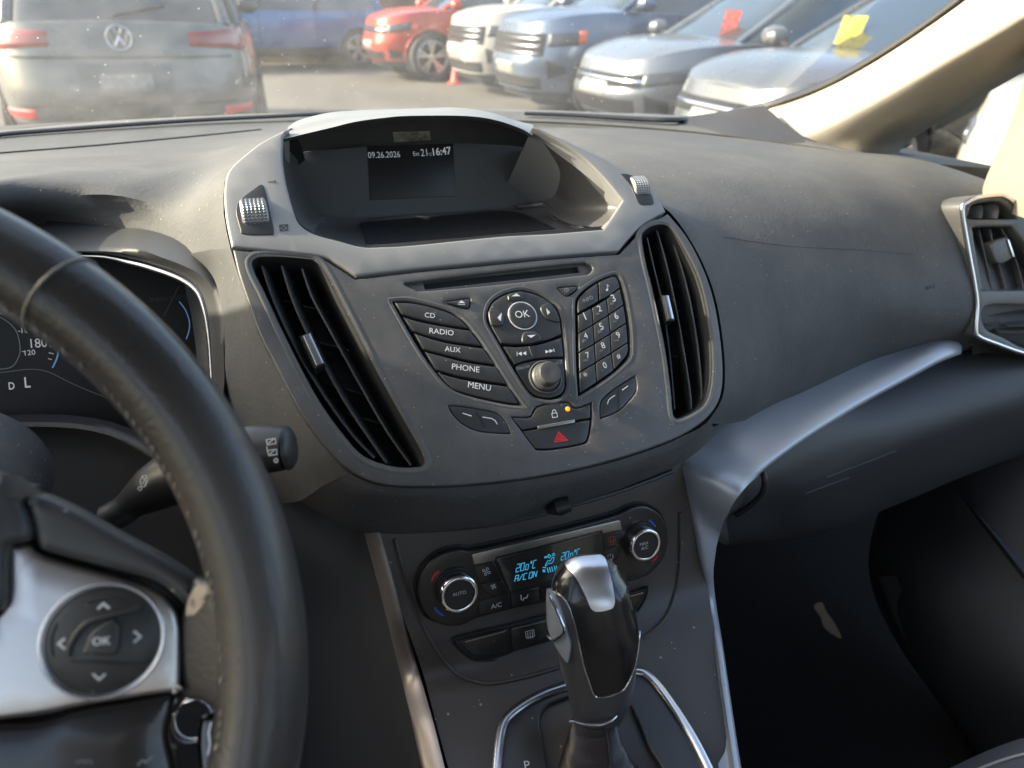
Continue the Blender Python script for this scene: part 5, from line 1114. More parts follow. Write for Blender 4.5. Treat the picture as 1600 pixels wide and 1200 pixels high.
marks('washer_symbol', S7, [[(219, 752), (222, 744), (229, 743), (231, 750), (227, 760), (221, 761), (219, 752)], [(222, 757), (229, 745)], [(225, 760), (231, 749)], [(215, 764), (218, 760), (222, 763), (219, 767), (215, 764)], [(222, 744), (228, 752)]], .0004, white_p, stk, off=0)
ky = thing('key_ring', 'chrome key ring with black key fob hanging below the wheel spoke', 'keys', P(300, 1110, .40))
def ringpts(c, r_, X, Y, n=40): return [c+X*(r_*math.cos(2*math.pi*i/n))+Y*(r_*math.sin(2*math.pi*i/n)) for i in range(n)]
kc_ = P(300, 1128, .315)
tube('ring', ringpts(kc_, .0085, rt, up*.9+fw*.3)[:], .0006, chrome, ky, n=8, closed=True)
tube('ring', ringpts(kc_+V((.0012, .001, .0008)), .0085, rt, up*.9+fw*.35)[:], .0006, chrome, ky, n=8, closed=True)
S8 = Surf(P(328, 1165, .30), rt, up*.95+fw*.3, lambda u, v: -9*u*u)
fbk = plate('fob', S8, [(308, 1125), (322, 1116), (340, 1122), (350, 1150), (352, 1200), (345, 1240), (318, 1240), (308, 1200), (304, 1160)], gloss, ky, top=.004, depth=.009, bev=.003, off=.004, step=.004)
marks('trim', S8, [[(330, 1128), (326, 1145), (328, 1162), (325, 1180)]], .0006, chrome_s, fbk, off=.0048)
plate('button', S8, [(336, 1135), (343, 1138), (343, 1152), (336, 1150)], blk, fbk, top=.0048, depth=.001, bev=.0005, off=.0048)
plate('button', S8, [(338, 1172), (345, 1174), (346, 1186), (339, 1186)], blk, fbk, top=.0048, depth=.001, bev=.0005, off=.0048)

# ------------------------------------------------------------------ instrument cluster
ic = thing('instrument_cluster', 'dark instrument cluster with speed figures 160 and 180 half hidden behind the steering wheel', 'instrument cluster', P(150, 520, .60))
SK = Surf(P(180, 540, .60), (1, -.05, 0), (0, .42, .9))
face_m = M('cluster_face', (.012, .010, .010), .5)
plate('face', SK, [(-300, 380, 0), (118, 396, 0), (160, 400), (228, 415), (280, 432), (306, 450), (318, 480), (326, 540), (331, 620), (335, 720, 0), (-300, 760, 0)], face_m, ic, top=-.012, depth=.003, bev=.0005, off=-.012)
SKf = Surf(SK.o, SK.X, SK.Y)
OF = -.0115
mb = MB()
for s, a, b in (('180', (48.5, 543.6), (74, 542)), ('160', (37, 512), (62, 511))): text_mb(SKf, s, a, b, off=OF, mb=mb, hs=1.15)
for s, a, b in (('100', (34, 520.5), (51, 519.7)), ('120', (39, 555.5), (55.6, 554)), ('80', (0, 491.3), (13, 490.6))): text_mb(SKf, s, a, b, off=OF, mb=mb)
text_mb(SKf, 'D', (14, 608.7), (23.4, 608), off=OF, mb=mb, hs=1.3, bold=.02); text_mb(SKf, 'L', (39, 605.6), (48, 605), off=OF, mb=mb, hs=1.3, bold=.02)
for l in ([(0, 487), (-10, 486)], [(75, 533.5), (84, 533)], [(77, 541), (84, 541.5)], [(76, 551), (84, 553)], [(75, 560), (81, 562)], [(32, 518), (28, 517)], [(34, 549), (40, 549.5)]): ribbon_mb(SKf, l, .0005, OF, mb)
mb.build('scale', cl_lit, ic, flat=True)
mb = MB(); ribbon_mb(SKf, smooth([(-60, 480), (-20, 488), (8, 500), (25, 517), (31, 540), (29, 558), (14, 575), (-30, 577)], False, 6), .0008, OF, mb); ribbon_mb(SKf, smooth([(-60, 583), (0, 582), (45, 577), (75, 581), (110, 598), (150, 615), (192, 629)], False, 6), .0005, OF, mb)
mb.build('dial_rim', M('dial_line', (.25, .24, .23), .4), ic, flat=True)
marks('blue_arc', SKf, [smooth([(88, 533), (90.5, 545), (89.5, 558), (82, 575)], False, 5)], .0012, cl_blue, ic, off=OF)
marks('gauge_arc', SKf, [smooth([(280, 471), (290, 485), (296, 503), (295, 518), (291, 530)], False, 5)], .0008, cl_blue, ic, off=OF)
text('faint_lettering', SKf, 'ENERGY  LEVEL', (234, 472), (298, 466), M('faint', (.05, .05, .055), .5), ic, off=OF)
marks('needle', SKf, [[(280, 446), (256, 494)]], .0006, M('needle_m', (.09, .09, .09), .5), ic, off=OF+.002)
# housing: outer wall, chrome edge and inner wall
ho = [(60, 386, .575), (120, 388, .575), (180, 390, .572), (216, 391, .568), (262, 400, .562), (305, 416, .556), (332, 438, .553), (346, 465, .551), (352, 505, .549), (354, 560, .546), (352, 610, .542), (340, 660, .54)]
hi = [(60, 392, .585), (117, 395, .585), (165, 397, .584), (200, 405, .582), (232, 413, .58), (280, 430, .577), (306, 448, .575), (318, 472, .573), (325, 510, .571), (329, 560, .567), (331, 610, .563), (325, 665, .56)]
Ho, Hi = [P(*q) for q in ho], [P(*q) for q in hi]
hm = M('housing_plastic', (.045, .045, .046), .45, bump=('noise', 900, .2, .0004))
loft('housing', [[p+V((0, .06, .01)) for p in Ho], Ho, [a*.6+b*.4+V((0, -.004, .001)) for a, b in zip(Ho, Hi)], Hi, [p+V((-.004, .035, -.004)) for p in Hi]], hm, ic, 60, 24)
ce = cr3([p+V((0, -.004, -.001)) for p in Hi[1:]], 60)
tube('chrome_edge', ce, [.0012+.0016*math.sin(math.pi*min(1, i/42)) if i < 42 else .0012 for i in range(60)], chrome_s, ic, n=8)
# hood above the cluster and binnacle fill
def wide(rows_): return [[V((-.82, r_[0].y, r_[0].z))]+r_ for r_ in rows_]
loft('binnacle', [[P(*q) for q in [(-300, 440, .57), (-100, 400, .59), (0, 376, .612), (100, 382, .612), (200, 387, .598), (290, 397, .578), (320, 425, .573), (350, 470, .56), (362, 540, .56), (365, 620, .55), (380, 690, .54)]],
                  [P(*q) for q in [(-300, 470, .62), (-100, 420, .64), (0, 396, .66), (100, 396, .66), (200, 402, .645), (280, 415, .62), (300, 440, .62), (320, 480, .62), (330, 540, .62), (335, 620, .61), (345, 690, .60)]]], soft, dash, 50, 8)
# lower face below the cluster
cv = M('lower_cover', (.030, .029, .030), .5, bump=('noise', 800, .3, .0004))
loft('lower_binnacle', wide([[P(*q) for q in [(-300, 640, .57), (-60, 650, .575), (60, 647, .575), (140, 652, .572), (200, 668, .568), (260, 700, .56), (330, 760, .55), (400, 800, .54)]],
                        [P(*q) for q in [(-300, 660, .555), (-60, 668, .56), (60, 664, .56), (140, 670, .557), (195, 688, .553), (250, 722, .547), (330, 790, .54), (400, 840, .535)]],
                        [P(*q) for q in [(-300, 700, .575), (-60, 700, .58), (60, 698, .58), (140, 706, .575), (195, 726, .57), (250, 760, .565), (330, 830, .56), (420, 880, .555)]],
                        [P(*q) for q in [(-300, 900, .60), (-60, 900, .60), (60, 900, .60), (140, 910, .60), (195, 920, .60), (250, 940, .60), (330, 980, .60), (430, 1000, .60)]],
                        [P(*q) for q in [(-300, 1250, .62), (-60, 1250, .62), (60, 1250, .62), (140, 1250, .62), (195, 1250, .62), (250, 1250, .62), (330, 1250, .62), (430, 1250, .63)]]]), cv, dash, 50, 50)

# ================================================================== REST OF THE CABIN (roof, driver's door, rear)
hl = thing('headliner', 'pale beige roof lining above the seats', 'roof lining', V((0, -.4, 1.62)))
G = loft_pts([[V((-.62, .26, 1.585)), V((0, .34, 1.62)), V((.62, .26, 1.585))], [V((-.60, -.4, 1.60)), V((0, -.4, 1.64)), V((.60, -.4, 1.60))], [V((-.6, -1.6, 1.55)), V((0, -1.6, 1.58)), V((.6, -1.6, 1.55))]], 14, 14)
grid_mb(G).build('lining', beige, hl)
grid_mb([[p+V((0, 0, .035)) for p in r_] for r_ in G]).build('roof_skin', M('roof_paint', (.3, .3, .32), .3), hl)
dd = thing('driver_door', 'dark trimmed driver door with a beige window frame', 'door', V((-.74, .2, .7)))
loft('panel', [[V((-.70, 1.15, 1.04)), V((-.70, .5, 1.03)), V((-.70, -.5, 1.06)), V((-.70, -1.5, 1.08))], [V((-.67, 1.15, .95)), V((-.66, .5, .93)), V((-.66, -.5, .96)), V((-.68, -1.5, .98))], [V((-.72, 1.15, .4)), V((-.72, .5, .4)), V((-.72, -.5, .4)), V((-.72, -1.5, .4))]], dm, dd, 20, 12)
tube('window_frame', cr3([V((-.72, -.35, 1.04)), V((-.68, -.32, 1.3)), V((-.6, -.28, 1.60))], 16), .045, beige, dd, n=12)
mk('window', [V((-.75, .85, 1.04)), V((-.74, -.35, 1.05)), V((-.63, -.3, 1.59)), V((-.64, .28, 1.59))], [(0, 1, 2, 3)], glass_mat('door_glass', tint=(.6, .63, .61), film=.01), dd, flat=True)  # tint added so this unseen pane dims the sun on the console
rs_ = thing('rear_bulkhead', 'dark rear seat backs across the back of the cabin', 'rear seats', V((0, -1.5, .8)))
loft('seat_back', [[V((-.7, -1.35, .4)), V((0, -1.3, .4)), V((.7, -1.35, .4))], [V((-.7, -1.5, .9)), V((0, -1.45, .9)), V((.7, -1.5, .9))], [V((-.7, -1.62, 1.2)), V((0, -1.6, 1.2)), V((.7, -1.62, 1.2))]], seatm, rs_, 20, 14)
# driver's seat back right behind the eye and the passenger's
def front_seat(x, lab):
    t = thing('front_seat', lab, 'seat', V((x, -.35, .45)), group='front seats')
    loft('backrest', [[V((x-.25, -.30, .55)), V((x, -.33, .55)), V((x+.25, -.30, .55))], [V((x-.26, -.42, .85)), V((x, -.46, .85)), V((x+.26, -.42, .85))], [V((x-.2, -.55, 1.14)), V((x, -.57, 1.16)), V((x+.2, -.55, 1.14))], [V((x-.2, -.62, 1.10)), V((x, -.65, 1.12)), V((x+.2, -.62, 1.10))], [V((x-.25, -.5, .5)), V((x, -.5, .5)), V((x+.25, -.5, .5))]], seatm, t, 20, 30)
    lathe_mb(V((x, -.62, 1.25)), V((1, 0, 0)), V((0, 0, 1)), [(0, -.12), (.06, -.12), (.075, -.1), (.075, .1), (.06, .12), (0, .12)], 24).build('headrest', seatm, t)
    return t
front_seat(-.37, 'grey fabric driver seat behind the steering wheel')
front_seat(.37, 'grey fabric backrest of the passenger seat')
# passenger door upper part beyond the frame
tube('window_frame', cr3([V((.72, -.35, 1.04)), V((.68, -.32, 1.3)), V((.6, -.28, 1.60))], 16), .045, beige, fb, n=12)
loft('rear_panel', [[V((.70, .1, 1.0)), V((.70, -.5, 1.04)), V((.70, -1.5, 1.08))], [V((.66, .1, .9)), V((.66, -.5, .93)), V((.68, -1.5, .98))], [V((.72, .1, .4)), V((.72, -.5, .4)), V((.72, -1.5, .4))]], dm, fb, 20, 12)
# ================================================================== OUTSIDE: car lot
def ground_mat():
    m = bpy.data.materials.new('asphalt'); m.use_nodes = True; T = m.node_tree; N = T.nodes; L = T.links; b = N['Principled BSDF']
    tc = N.new('ShaderNodeTexCoord'); n1 = N.new('ShaderNodeTexNoise'); n1.inputs['Scale'].default_value = .35; n1.inputs['Detail'].default_value = 9; L.new(tc.outputs['Object'], n1.inputs['Vector'])
    n2 = N.new('ShaderNodeTexNoise'); n2.inputs['Scale'].default_value = 90; n2.inputs['Detail'].default_value = 3; L.new(tc.outputs['Object'], n2.inputs['Vector'])
    cr = N.new('ShaderNodeValToRGB'); cr.color_ramp.elements[0].position = .3; cr.color_ramp.elements[0].color = (.068, .063, .057, 1); cr.color_ramp.elements[1].position = .75; cr.color_ramp.elements[1].color = (.115, .105, .09, 1)
    L.new(n1.outputs['Fac'], cr.inputs[0]); mx = N.new('ShaderNodeMix'); mx.data_type = 'RGBA'; mx.blend_type = 'OVERLAY'; mx.inputs[0].default_value = .5
    L.new(cr.outputs[0], mx.inputs[6]); L.new(n2.outputs['Fac'], mx.inputs[7]); L.new(mx.outputs[2], b.inputs['Base Color']); b.inputs['Roughness'].default_value = .85; b.inputs['Specular IOR Level'].default_value = .25
    bp = N.new('ShaderNodeBump'); bp.inputs['Distance'].default_value = .006; L.new(n2.outputs['Fac'], bp.inputs['Height']); L.new(bp.outputs[0], b.inputs['Normal']); return m
g = mk('ground', [(-150, -100, 0), (150, -100, 0), (150, 200, 0), (-150, 200, 0)], [(0, 1, 2, 3)], ground_mat(), flat=True); g['kind'] = 'structure'
rubber = M('rubber', (.02, .02, .021), .75)
alloy = M('alloy', (.55, .56, .58), .3, metal=.9)
cglass = M('car_glass', (.02, .028, .03), .06, spec=.9, coat=.4)
dark_tr = M('cladding', (.018, .018, .020), .85, spec=.12)
lamp_r = M('tail_lamp', (.20, .008, .010), .18, coat=.6)
lamp_c = M('head_lamp', (.035, .04, .05), .25, metal=.0, spec=.3, coat=.25)
refl_r = M('reflector', (.65, .03, .03), .3)
chr_o = M('car_chrome', (.5, .5, .52), .2, metal=1)
amb_o = M('side_marker', (.55, .10, .03), .3)
platem = M('number_plate', (.17, .17, .16), .5, var=(30, .3))
def paint(name, col, metal=.6, rough=.28): return M(name, col, rough, metal=metal, coat=.3, spec=.3, var=(3, .06))

def car(label, cat, L, W, H, col, loc, heading, hood=.95, belt=1.0, sill=.28, hoodlen=1.05, rear='hatch', wheel=.34, wb=2.65, clad=False, front='grille', group='cars parked in the lot', name='parked_car', extra=None, nose=.78, stance=0):
    """x forward, y left, z up; origin on the ground under the middle of the car"""
    t = thing(name, label, cat, loc, heading, group, local=True)
    hx, hy = L/2, W/2; NS, NK = 168, 14
    xf = hx-hoodlen; xr = -hx+(.12 if rear == 'hatch' else .55)     # windscreen base, rear window base
    def ztop(x):      # shoulder line along the car
        if x > xf:
            u = (x-xf)/(hx-xf); return hood+(nose-hood)*u**2.6*1.0 - (.02*u)
        if x < xr and rear != 'hatch':
            u = (xr-x)/(hx+xr); return belt+.03-.06*u
        u = (x-xf)/(xr-xf); return hood+(belt-hood)*u
    def plan(th, k):
        c, s_ = math.cos(th), math.sin(th); n = 4.2 if c > 0 else 5.0
        kk = k/NK; tuck = 1-.10*(1-kk)**3-.055*kk**3.0
        fx = hx*(1-.035*abs(kk-.42)*2*(1 if c > 0 else .8))
        return V((fx*math.copysign(abs(c)**(2/n), c), hy*tuck*math.copysign(abs(s_)**(2/n), s_), 0))
    th = []; prev = None; acc = [0]; raw = [plan(2*math.pi*i/720, 7) for i in range(721)]
    for i in range(720): acc.append(acc[-1]+(raw[i+1]-raw[i]).length)
    j = 0
    for i in range(NS):
        d = acc[-1]*i/NS
        while acc[j+1] < d: j += 1
        th.append(2*math.pi*(j+(d-acc[j])/(acc[j+1]-acc[j]))/720)
    def body(thv, k):
        p = plan(thv, k); z0 = sill+.02; zt = ztop(p.x); kk = k/NK
        if kk < .12 and abs(p.x) > hx*.8: z0 += .0
        p.z = z0+(zt-z0)*kk; return p
    Gd = [[body(a, k) for a in th] for k in range(NK+1)]
    wc = [(wb/2+.05, 1), (wb/2+.05, -1), (-wb/2+.05, 1), (-wb/2+.05, -1)]; ra = wheel+.055
    mb = MB(); vs = [p for r_ in Gd for p in r_]; fs = []
    for k in range(NK):
        for i in range(NS):
            a = (k*NS+i, k*NS+(i+1) % NS, (k+1)*NS+(i+1) % NS, (k+1)*NS+i); c = sum((vs[q] for q in a), V((0, 0, 0)))/4
            if abs(c.y) > hy*.7 and any((c.x-wx)**2+(c.z-wheel)**2 < (ra-.01)**2 for wx, _ in wc): continue
            fs.append(a)
    mb.add(vs, fs)
    # top skin: hood, cabin floor line, boot
    ring = Gd[NK]; half = NS//2; top = []
    for i in range(half+1):
        a = ring[i]; b = ring[-i % NS]; r_ = []
        for m in range(13):
            u = m/12; p = a*(1-u)+b*u; e_ = 1-(2*u-1)**2
            cr_ = .055 if p.x > xf-.1 else .02
            p = V((p.x, p.y, p.z+cr_*e_**.6*min(1, abs(a.y)/hy*1.2))); r_.append(p)
        top.append(r_)
    grid_mb(top, False, mb)
    pm = col; bo_ = mb.build('body', pm, t, sharp=40)
    und = [[V((p.x*.97, p.y*.93, max(.2, sill-.06))) for p in Gd[0]], [V((p.x*.96, p.y*.94, sill+.05)) for p in Gd[0]]]
    m2 = MB(); grid_mb(und, True, m2); m2.f.append(tuple(range(NS))); m2.build('underside', dark_tr, t)
    # glasshouse
    zb = belt; zr = H
    def gh(u, lvl):    # u around (0..1), lvl 0 belt .. 1 roof edge
        a = 2*math.pi*u; c, s_ = math.cos(a), math.sin(a); n = 5.5
        x0f, x0r = xf+.02, xr; x1f, x1r = xf-(.86 if rear != 'hatch' else .80), xr+(.32 if rear == 'hatch' else .85)
        f_, r_ = x0f+(x1f-x0f)*lvl, x0r+(x1r-x0r)*lvl; cx, rx = (f_+r_)/2, (f_-r_)/2
        ry = hy*(.90-.165*lvl**1.1); x = cx+rx*math.copysign(abs(c)**(2/n), c); y = ry*math.copysign(abs(s_)**(2/n), s_)
        return V((x, y, (ztop(x)-.015)*(1-lvl)+(zr-.07)*lvl))
    NG = 96; Gg = [[gh(i/NG, l/6) for i in range(NG)] for l in range(7)]
    grid_mb(Gg, True).build('windows', cglass, t)
    edge = Gg[-1]; rt_ = []
    for i in range(NG//2+1):
        a, b = edge[i], edge[-i % NG]; rt_.append([V(((a*(1-m/10)+b*(m/10)).x, (a*(1-m/10)+b*(m/10)).y, a.z-.004+(.075*(1-(2*m/10-1)**2)**.55)*min(1, abs(a.y)/(hy*.6)))) for m in range(11)])
    roof = grid_mb(rt_, False); 
    lip_ = [[p+V((p.x-0, p.y, 0)).normalized()*.0 for p in edge], [V((p.x*1.004, p.y*1.012, p.z-.03)) for p in edge]]
    grid_mb(lip_, True, roof); roof.build('roof', pm, t, sharp=50)
    def pillar(u, r_, mt=pm, nm='window_pillar'):
        pts = [gh(u, l/5)+V((0, math.copysign(.006, gh(u, 0).y), 0)) for l in range(6)]; tube(nm, pts, r_, mt, t, n=8)
    ups = []
    for u in (.088, .912): pillar(u, .034)
    for u in (.25, .75): pillar(u, .03, dark_tr)
    for u in (.412, .588): pillar(u, .045)
    for u in (.37, .63): pillar(u, .035)
    # wheels
    for n_, (wx, sg) in enumerate(wc):
        o = V((wx, sg*(hy-.13), wheel)); ax = V((0, sg, 0))
        w_ = lathe_mb(o, ax, V((1, 0, 0)), [(wheel*.66, -.10), (wheel*.95, -.10), (wheel, -.06), (wheel, .08), (wheel*.96, .115), (wheel*.80, .125), (wheel*.70, .11), (wheel*.68, .09)], 40).build('wheel', rubber, t)
        mb = lathe_mb(o, ax, V((1, 0, 0)), [(wheel*.70, .112), (wheel*.67, .116), (wheel*.64, .10), (wheel*.62, .03)], 40); 
        lathe_mb(o, ax, V((1, 0, 0)), [(wheel*.17, .05), (wheel*.16, .095), (wheel*.10, .10), (0, .10)], 20, mb)
        for q in range(5):
            a = 2*math.pi*q/5+.3
            for da in (-.17, .17):
                p0 = o+ax*.092+V((math.cos(a), 0, math.sin(a)))*wheel*.10; p1 = o+ax*.104+V((math.cos(a+da), 0, math.sin(a+da)))*wheel*.66
                sd = V((-math.sin(a+da), 0, math.cos(a+da)))*.017
                mb.add([p0-sd*.9, p0+sd*.9, p1+sd*1.3, p1-sd*1.3, p0-sd*.9-ax*.03, p0+sd*.9-ax*.03, p1+sd*1.3-ax*.03, p1-sd*1.3-ax*.03], [(0, 1, 2, 3), (0, 3, 7, 4), (1, 5, 6, 2)])
        mb.build('rim', alloy, w_, sharp=30)
        lathe_mb(o, ax, V((1, 0, 0)), [(wheel*.64, .02), (0, .02)], 24).build('brake', dark_tr, w_)
        arc = [V((wx+ra*math.cos(a), sg*(hy*.985), wheel+ra*math.sin(a))) for a in [R(-8+196*i/30) for i in range(31)]]
        for i, p in enumerate(arc):
            k = max(0, min(NK, (p.z-sill)/(ztop(p.x)-sill)*NK)); tuck = 1-.10*(1-k/NK)**3-.055*(k/NK)**3; n5 = 4.2 if p.x > 0 else 5
            p.y = sg*hy*tuck*max(0, 1-abs(p.x/hx)**n5)**(1/n5)
        tube('arch_trim', arc, .032 if clad else .018, dark_tr if clad else pm, t, n=8)
        lathe_mb(V((wx, sg*(hy-.30), wheel)), ax, V((1, 0, 0)), [(ra-.02, .20), (ra-.02, 0), (0, 0)], 30).build('wheel_well', blk2, t)
    # surface patches by plan angle (or |y| in metres) and height
    def ay(y, back=False): a = math.degrees(math.asin(min(1, (abs(y)/hy)**(2.5 if back else 2.1)))); return 180-a if back else a
    def patch(nm, a0, a1, z0, z1, mt, off=.008, par=None, taper=(0, 0), nn=14, rnd=.0):
        """a in degrees from the nose, + towards the left side"""
        Gp = []
        for r_ in range(7):
            v = r_/6; rw = []
            for i in range(nn+1):
                u = i/nn; a = R(a0+(a1-a0)*u); lo = z0+taper[0]*u; hi_ = z1+taper[1]*u
                z = lo+(hi_-lo)*v; x_ = plan(a, 8).x; kk = (z-sill-.02)/(ztop(x_)-sill-.02)*NK; kk = max(0, min(NK, kk))
                p = plan(a, kk); p.z = z; q = plan(a+.01, kk); nrm = V((p.y-q.y, q.x-p.x, 0)); nrm = -nrm if nrm.dot(V((p.x/hx, p.y/hy, 0))) < 0 else nrm
                e = 1 if 0 < r_ < 6 and 0 < i < nn else 0
                rw.append(p+nrm.normalized()*(off*e+.001 if e else .0015))
            Gp.append(rw)
        return grid_mb(Gp).build(nm, mt, par or t, sharp=60)
    patch('rocker', 60, 120, sill-.02, sill+.10, dark_tr); patch('rocker', -60, -120, sill-.02, sill+.10, dark_tr)
    if clad: patch('bumper_cladding', 130, 230, sill-.02, sill+.16, dark_tr)
    if front == 'grille':
        patch('intake', -26, 26, sill+.03, sill+.17, dark_tr, .006)
        patch('grille', -30, 30, nose-.17, nose-.05, dark_tr, .01)
        patch('grille_bar', -30, 30, nose-.12, nose-.095, chr_o, .016)
        for s_ in (1, -1):
            patch('headlight', s_*30, s_*56, nose-.16, nose-.045, lamp_c, .014, taper=(.05, .05)); patch('side_marker', s_*55, s_*60, nose-.10, nose-.02, amb_o, .014)
            patch('fog_recess', s_*33, s_*47, sill+.06, sill+.22, dark_tr, .006, taper=(.0, -.06))
    elif front == 'bold':
        patch('grille', -32, 32, nose-.30, nose-.06, dark_tr, .012)
        for q in range(3): patch('grille_slat', -30, 30, nose-.275+q*.075, nose-.26+q*.075, chr_o, .018)
        patch('intake', -30, 30, sill+.04, sill+.18, dark_tr, .01); patch('intake_bar', -28, 28, sill+.09, sill+.105, chr_o, .014)
        for s_ in (1, -1):
            patch('headlight', s_*34, s_*54, nose-.20, nose-.06, lamp_c, .014, taper=(.02, .02)); patch('side_marker', s_*53, s_*57, nose-.16, nose-.03, amb_o, .016)
            patch('fog_recess', s_*35, s_*48, sill+.16, sill+.36, dark_tr, .012, taper=(.06, -.06))
    if front == 'bold' or front == 'grille': patch('number_plate', -ay(.26), ay(.26), sill+.18, sill+.32, platem, .014)
    # door seams and handles
    for s_ in (1, -1):
        for x_ in (.62*wb/2.65, -.35, -1.05*wb/2.65):
            pts = []
            for i in range(9):
                k = 2.0+i*(NK-2.2)/8; a = math.asin(min(1, max(-1, (1-abs(x_/hx)**4.2)**(.5)))) ; 
                p = body(s_*math.acos(max(-1, min(1, math.copysign(abs(x_/hx)**2.1, x_)))), k); pts.append(p+V((0, s_*.001, 0)))
            tube('door_seam', pts, .005, dark_tr, t, n=5)
        for x_ in (-.12, -.85):
            yy = body(s_*math.acos(math.copysign(abs(x_/hx)**2.1, x_)), NK*.80); tube('door_handle', [yy+V((.09, s_*.02, 0)), yy+V((0, s_*.035, 0)), yy+V((-.09, s_*.02, 0))], .012, pm, t, n=8)
        mo = V((xf-.22, s_*(hy*.95), hood+.06)); G_ = []
        for (dx, hw_, hh) in ((.10, .02, .03), (.07, .08, .062), (0, .105, .08), (-.06, .10, .075), (-.07, .08, .06)):
            G_.append([mo+V((dx, s_*.12+hw_*math.cos(a), .03+hh*math.sin(a))) for a in [2*math.pi*q/18 for q in range(18)]])
        mm = grid_mb(G_, True); mm.f += [tuple(range(18)), tuple(range(len(mm.v)-18, len(mm.v)))]; mm.build('mirror', pm, t)
        tube('mirror_stalk', [mo+V((0, -s_*.06, -.03)), mo+V((0, s_*.05, 0))], .022, dark_tr, t, n=8)
    return t, patch, ay

p_silver = paint('silver_paint', (.108, .113, .116), .4); p_blue = paint('blue_paint', (.05, .125, .27), .2); p_red = paint('red_paint', (.34, .04, .022), .1)
p_white = paint('white_paint', (.30, .295, .28), 0); p_sblue = paint('steel_blue_paint', (.10, .13, .19), .5); p_sil2 = paint('cool_silver_paint', (.15, .165, .185), .5); p_grey = paint('grey_paint', (.105, .11, .115), .5); p_dark = paint('dark_grey_paint', (.07, .075, .08), .4)

# SUV right ahead, its tail towards us
t, patch, ay = car('silver SUV ahead on the left, seen from behind with red tail lamps', 'SUV', 4.5, 1.86, 1.68, p_silver, (-.70, 8.25, 0), R(90), hood=1.05, belt=1.06, clad=True, front='none', wheel=.35, name='parked_suv')
for s_ in (1, -1):
    patch('tail_lamp', s_*132, s_*ay(.44, True), .88, 1.04, lamp_r, .02, taper=(.04, -.03))
    patch('reflector', s_*ay(.83, True), s_*ay(.62, True), .47, .53, refl_r, .014)
patch('tailgate_crease', 150, 210, .85, .862, dark_tr, .008); patch('tailgate_gap', 150, 210, .555, .566, blk2, .003)
pl_ = patch('plate_recess', ay(.30, True), 360-ay(.30, True), .62, .82, p_dark, .004); patch('number_plate', ay(.17, True), 360-ay(.17, True), .64, .76, platem, .010, par=pl_)
def badge(par, o, X, Y, r_):
    """round emblem: ring with a V over a W"""
    N = X.cross(Y); mb = MB(); tube_mb([o+X*(r_*math.cos(a))+Y*(r_*math.sin(a)) for a in [2*math.pi*i/32 for i in range(32)]], r_*.10, 8, True, mb=mb)
    for l in ([(-.38, .85), (-.05, .12), (.05, .12), (.38, .85)], [(-.78, .48), (-.40, -.68), (0, .10), (.40, -.68), (.78, .48)]):
        pts = [o+X*(x*r_)+Y*(y*r_) for x, y in l]
        for a, b in zip(pts, pts[1:]): tube_mb([a, b], r_*.085, 6, mb=mb)
    return mb.build('emblem', chr_o, par)
badge(t, V((-2.245, 0, .975)), V((0, -1, 0)), V((0, 0, 1)), .075)
# rear wiper and high lamp
tube('rear_wiper', [V((-2.10, .02, 1.10)), V((-2.06, -.30, 1.16))], .012, dark_tr, t, n=6)

def G0(px, py): return P(px, py, z=-1.25)
def place(px, py, s): p = P(px, py, s); return (p.x, p.y, 0)
# far cars
bl, bpatch, _ = car('bright blue hatchback at the back of the lot, left of the red SUV', 'car', 4.3, 1.8, 1.48, p_blue, (1.15, 16.4, 0), R(195), front='none', hood=.98, belt=1.0)
for s_ in (1, -1): bpatch('tail_lamp', s_*140, s_*155, .80, .92, lamp_r, .02)
rd, rp_, _ = car('red SUV with a pale bonnet and a large five spoke wheel, behind the traffic cone', 'SUV', 4.5, 1.85, 1.66, p_red, (4.65, 14.0, 0), R(182), hood=1.06, belt=1.08, nose=.88, wheel=.37, name='parked_suv')
w1, _, _ = car('white SUV with a chrome grille between the red SUV and the steel blue SUV', 'SUV', 4.9, 1.95, 1.74, p_white, (5.65, 11.5, 0), R(181), hood=1.14, belt=1.12, nose=.98, wheel=.39, front='bold', clad=True, name='parked_suv', wb=2.9)
w2, _, _ = car('steel blue SUV with a chrome grille standing between the white SUV and the silver saloon', 'SUV', 4.9, 1.95, 1.74, p_sblue, (5.6, 9.25, 0), R(181), hood=1.14, belt=1.12, nose=.98, wheel=.39, front='bold', clad=True, name='parked_suv', wb=2.9)
j1, _, _ = car('cool silver saloon with slim headlights and a red sign behind its windscreen', 'saloon car', 4.7, 1.8, 1.46, p_sil2, (5.6, 7.05, 0), R(181), hood=.92, belt=.93, nose=.72, rear='boot', wheel=.33)
j2, _, _ = car('grey saloon nearest the beige windscreen pillar with a yellow sign behind its windscreen', 'saloon car', 4.7, 1.8, 1.46, p_grey, (5.38, 4.75, 0), R(181), hood=.92, belt=.93, nose=.72, rear='boot', wheel=.34, wb=2.95)
k2, kp, kay = car('white car whose nose shows beside the door pillar at the right edge', 'car', 4.4, 1.8, 1.5, paint('warm_white_paint', (.19, .185, .17), 0), (5.62, 2.5, 0), R(181), front='none', hood=.95, belt=.96, nose=.76)
for s_ in (1, -1):
    kp('headlight', s_*kay(.60), s_*kay(.86), .60, .73, lamp_c, .016, taper=(.05, .07)); kp('headlight_chrome', s_*kay(.62), s_*kay(.74), .64, .68, chr_o, .022)
kp('intake', -kay(.5), kay(.5), .32, .44, dark_tr, .008)
for q in range(5): kp('sticker_line', kay(.50), kay(.50+.16-.02*(q % 3)), .535-.018*q, .541-.018*q, dark_tr, .006)
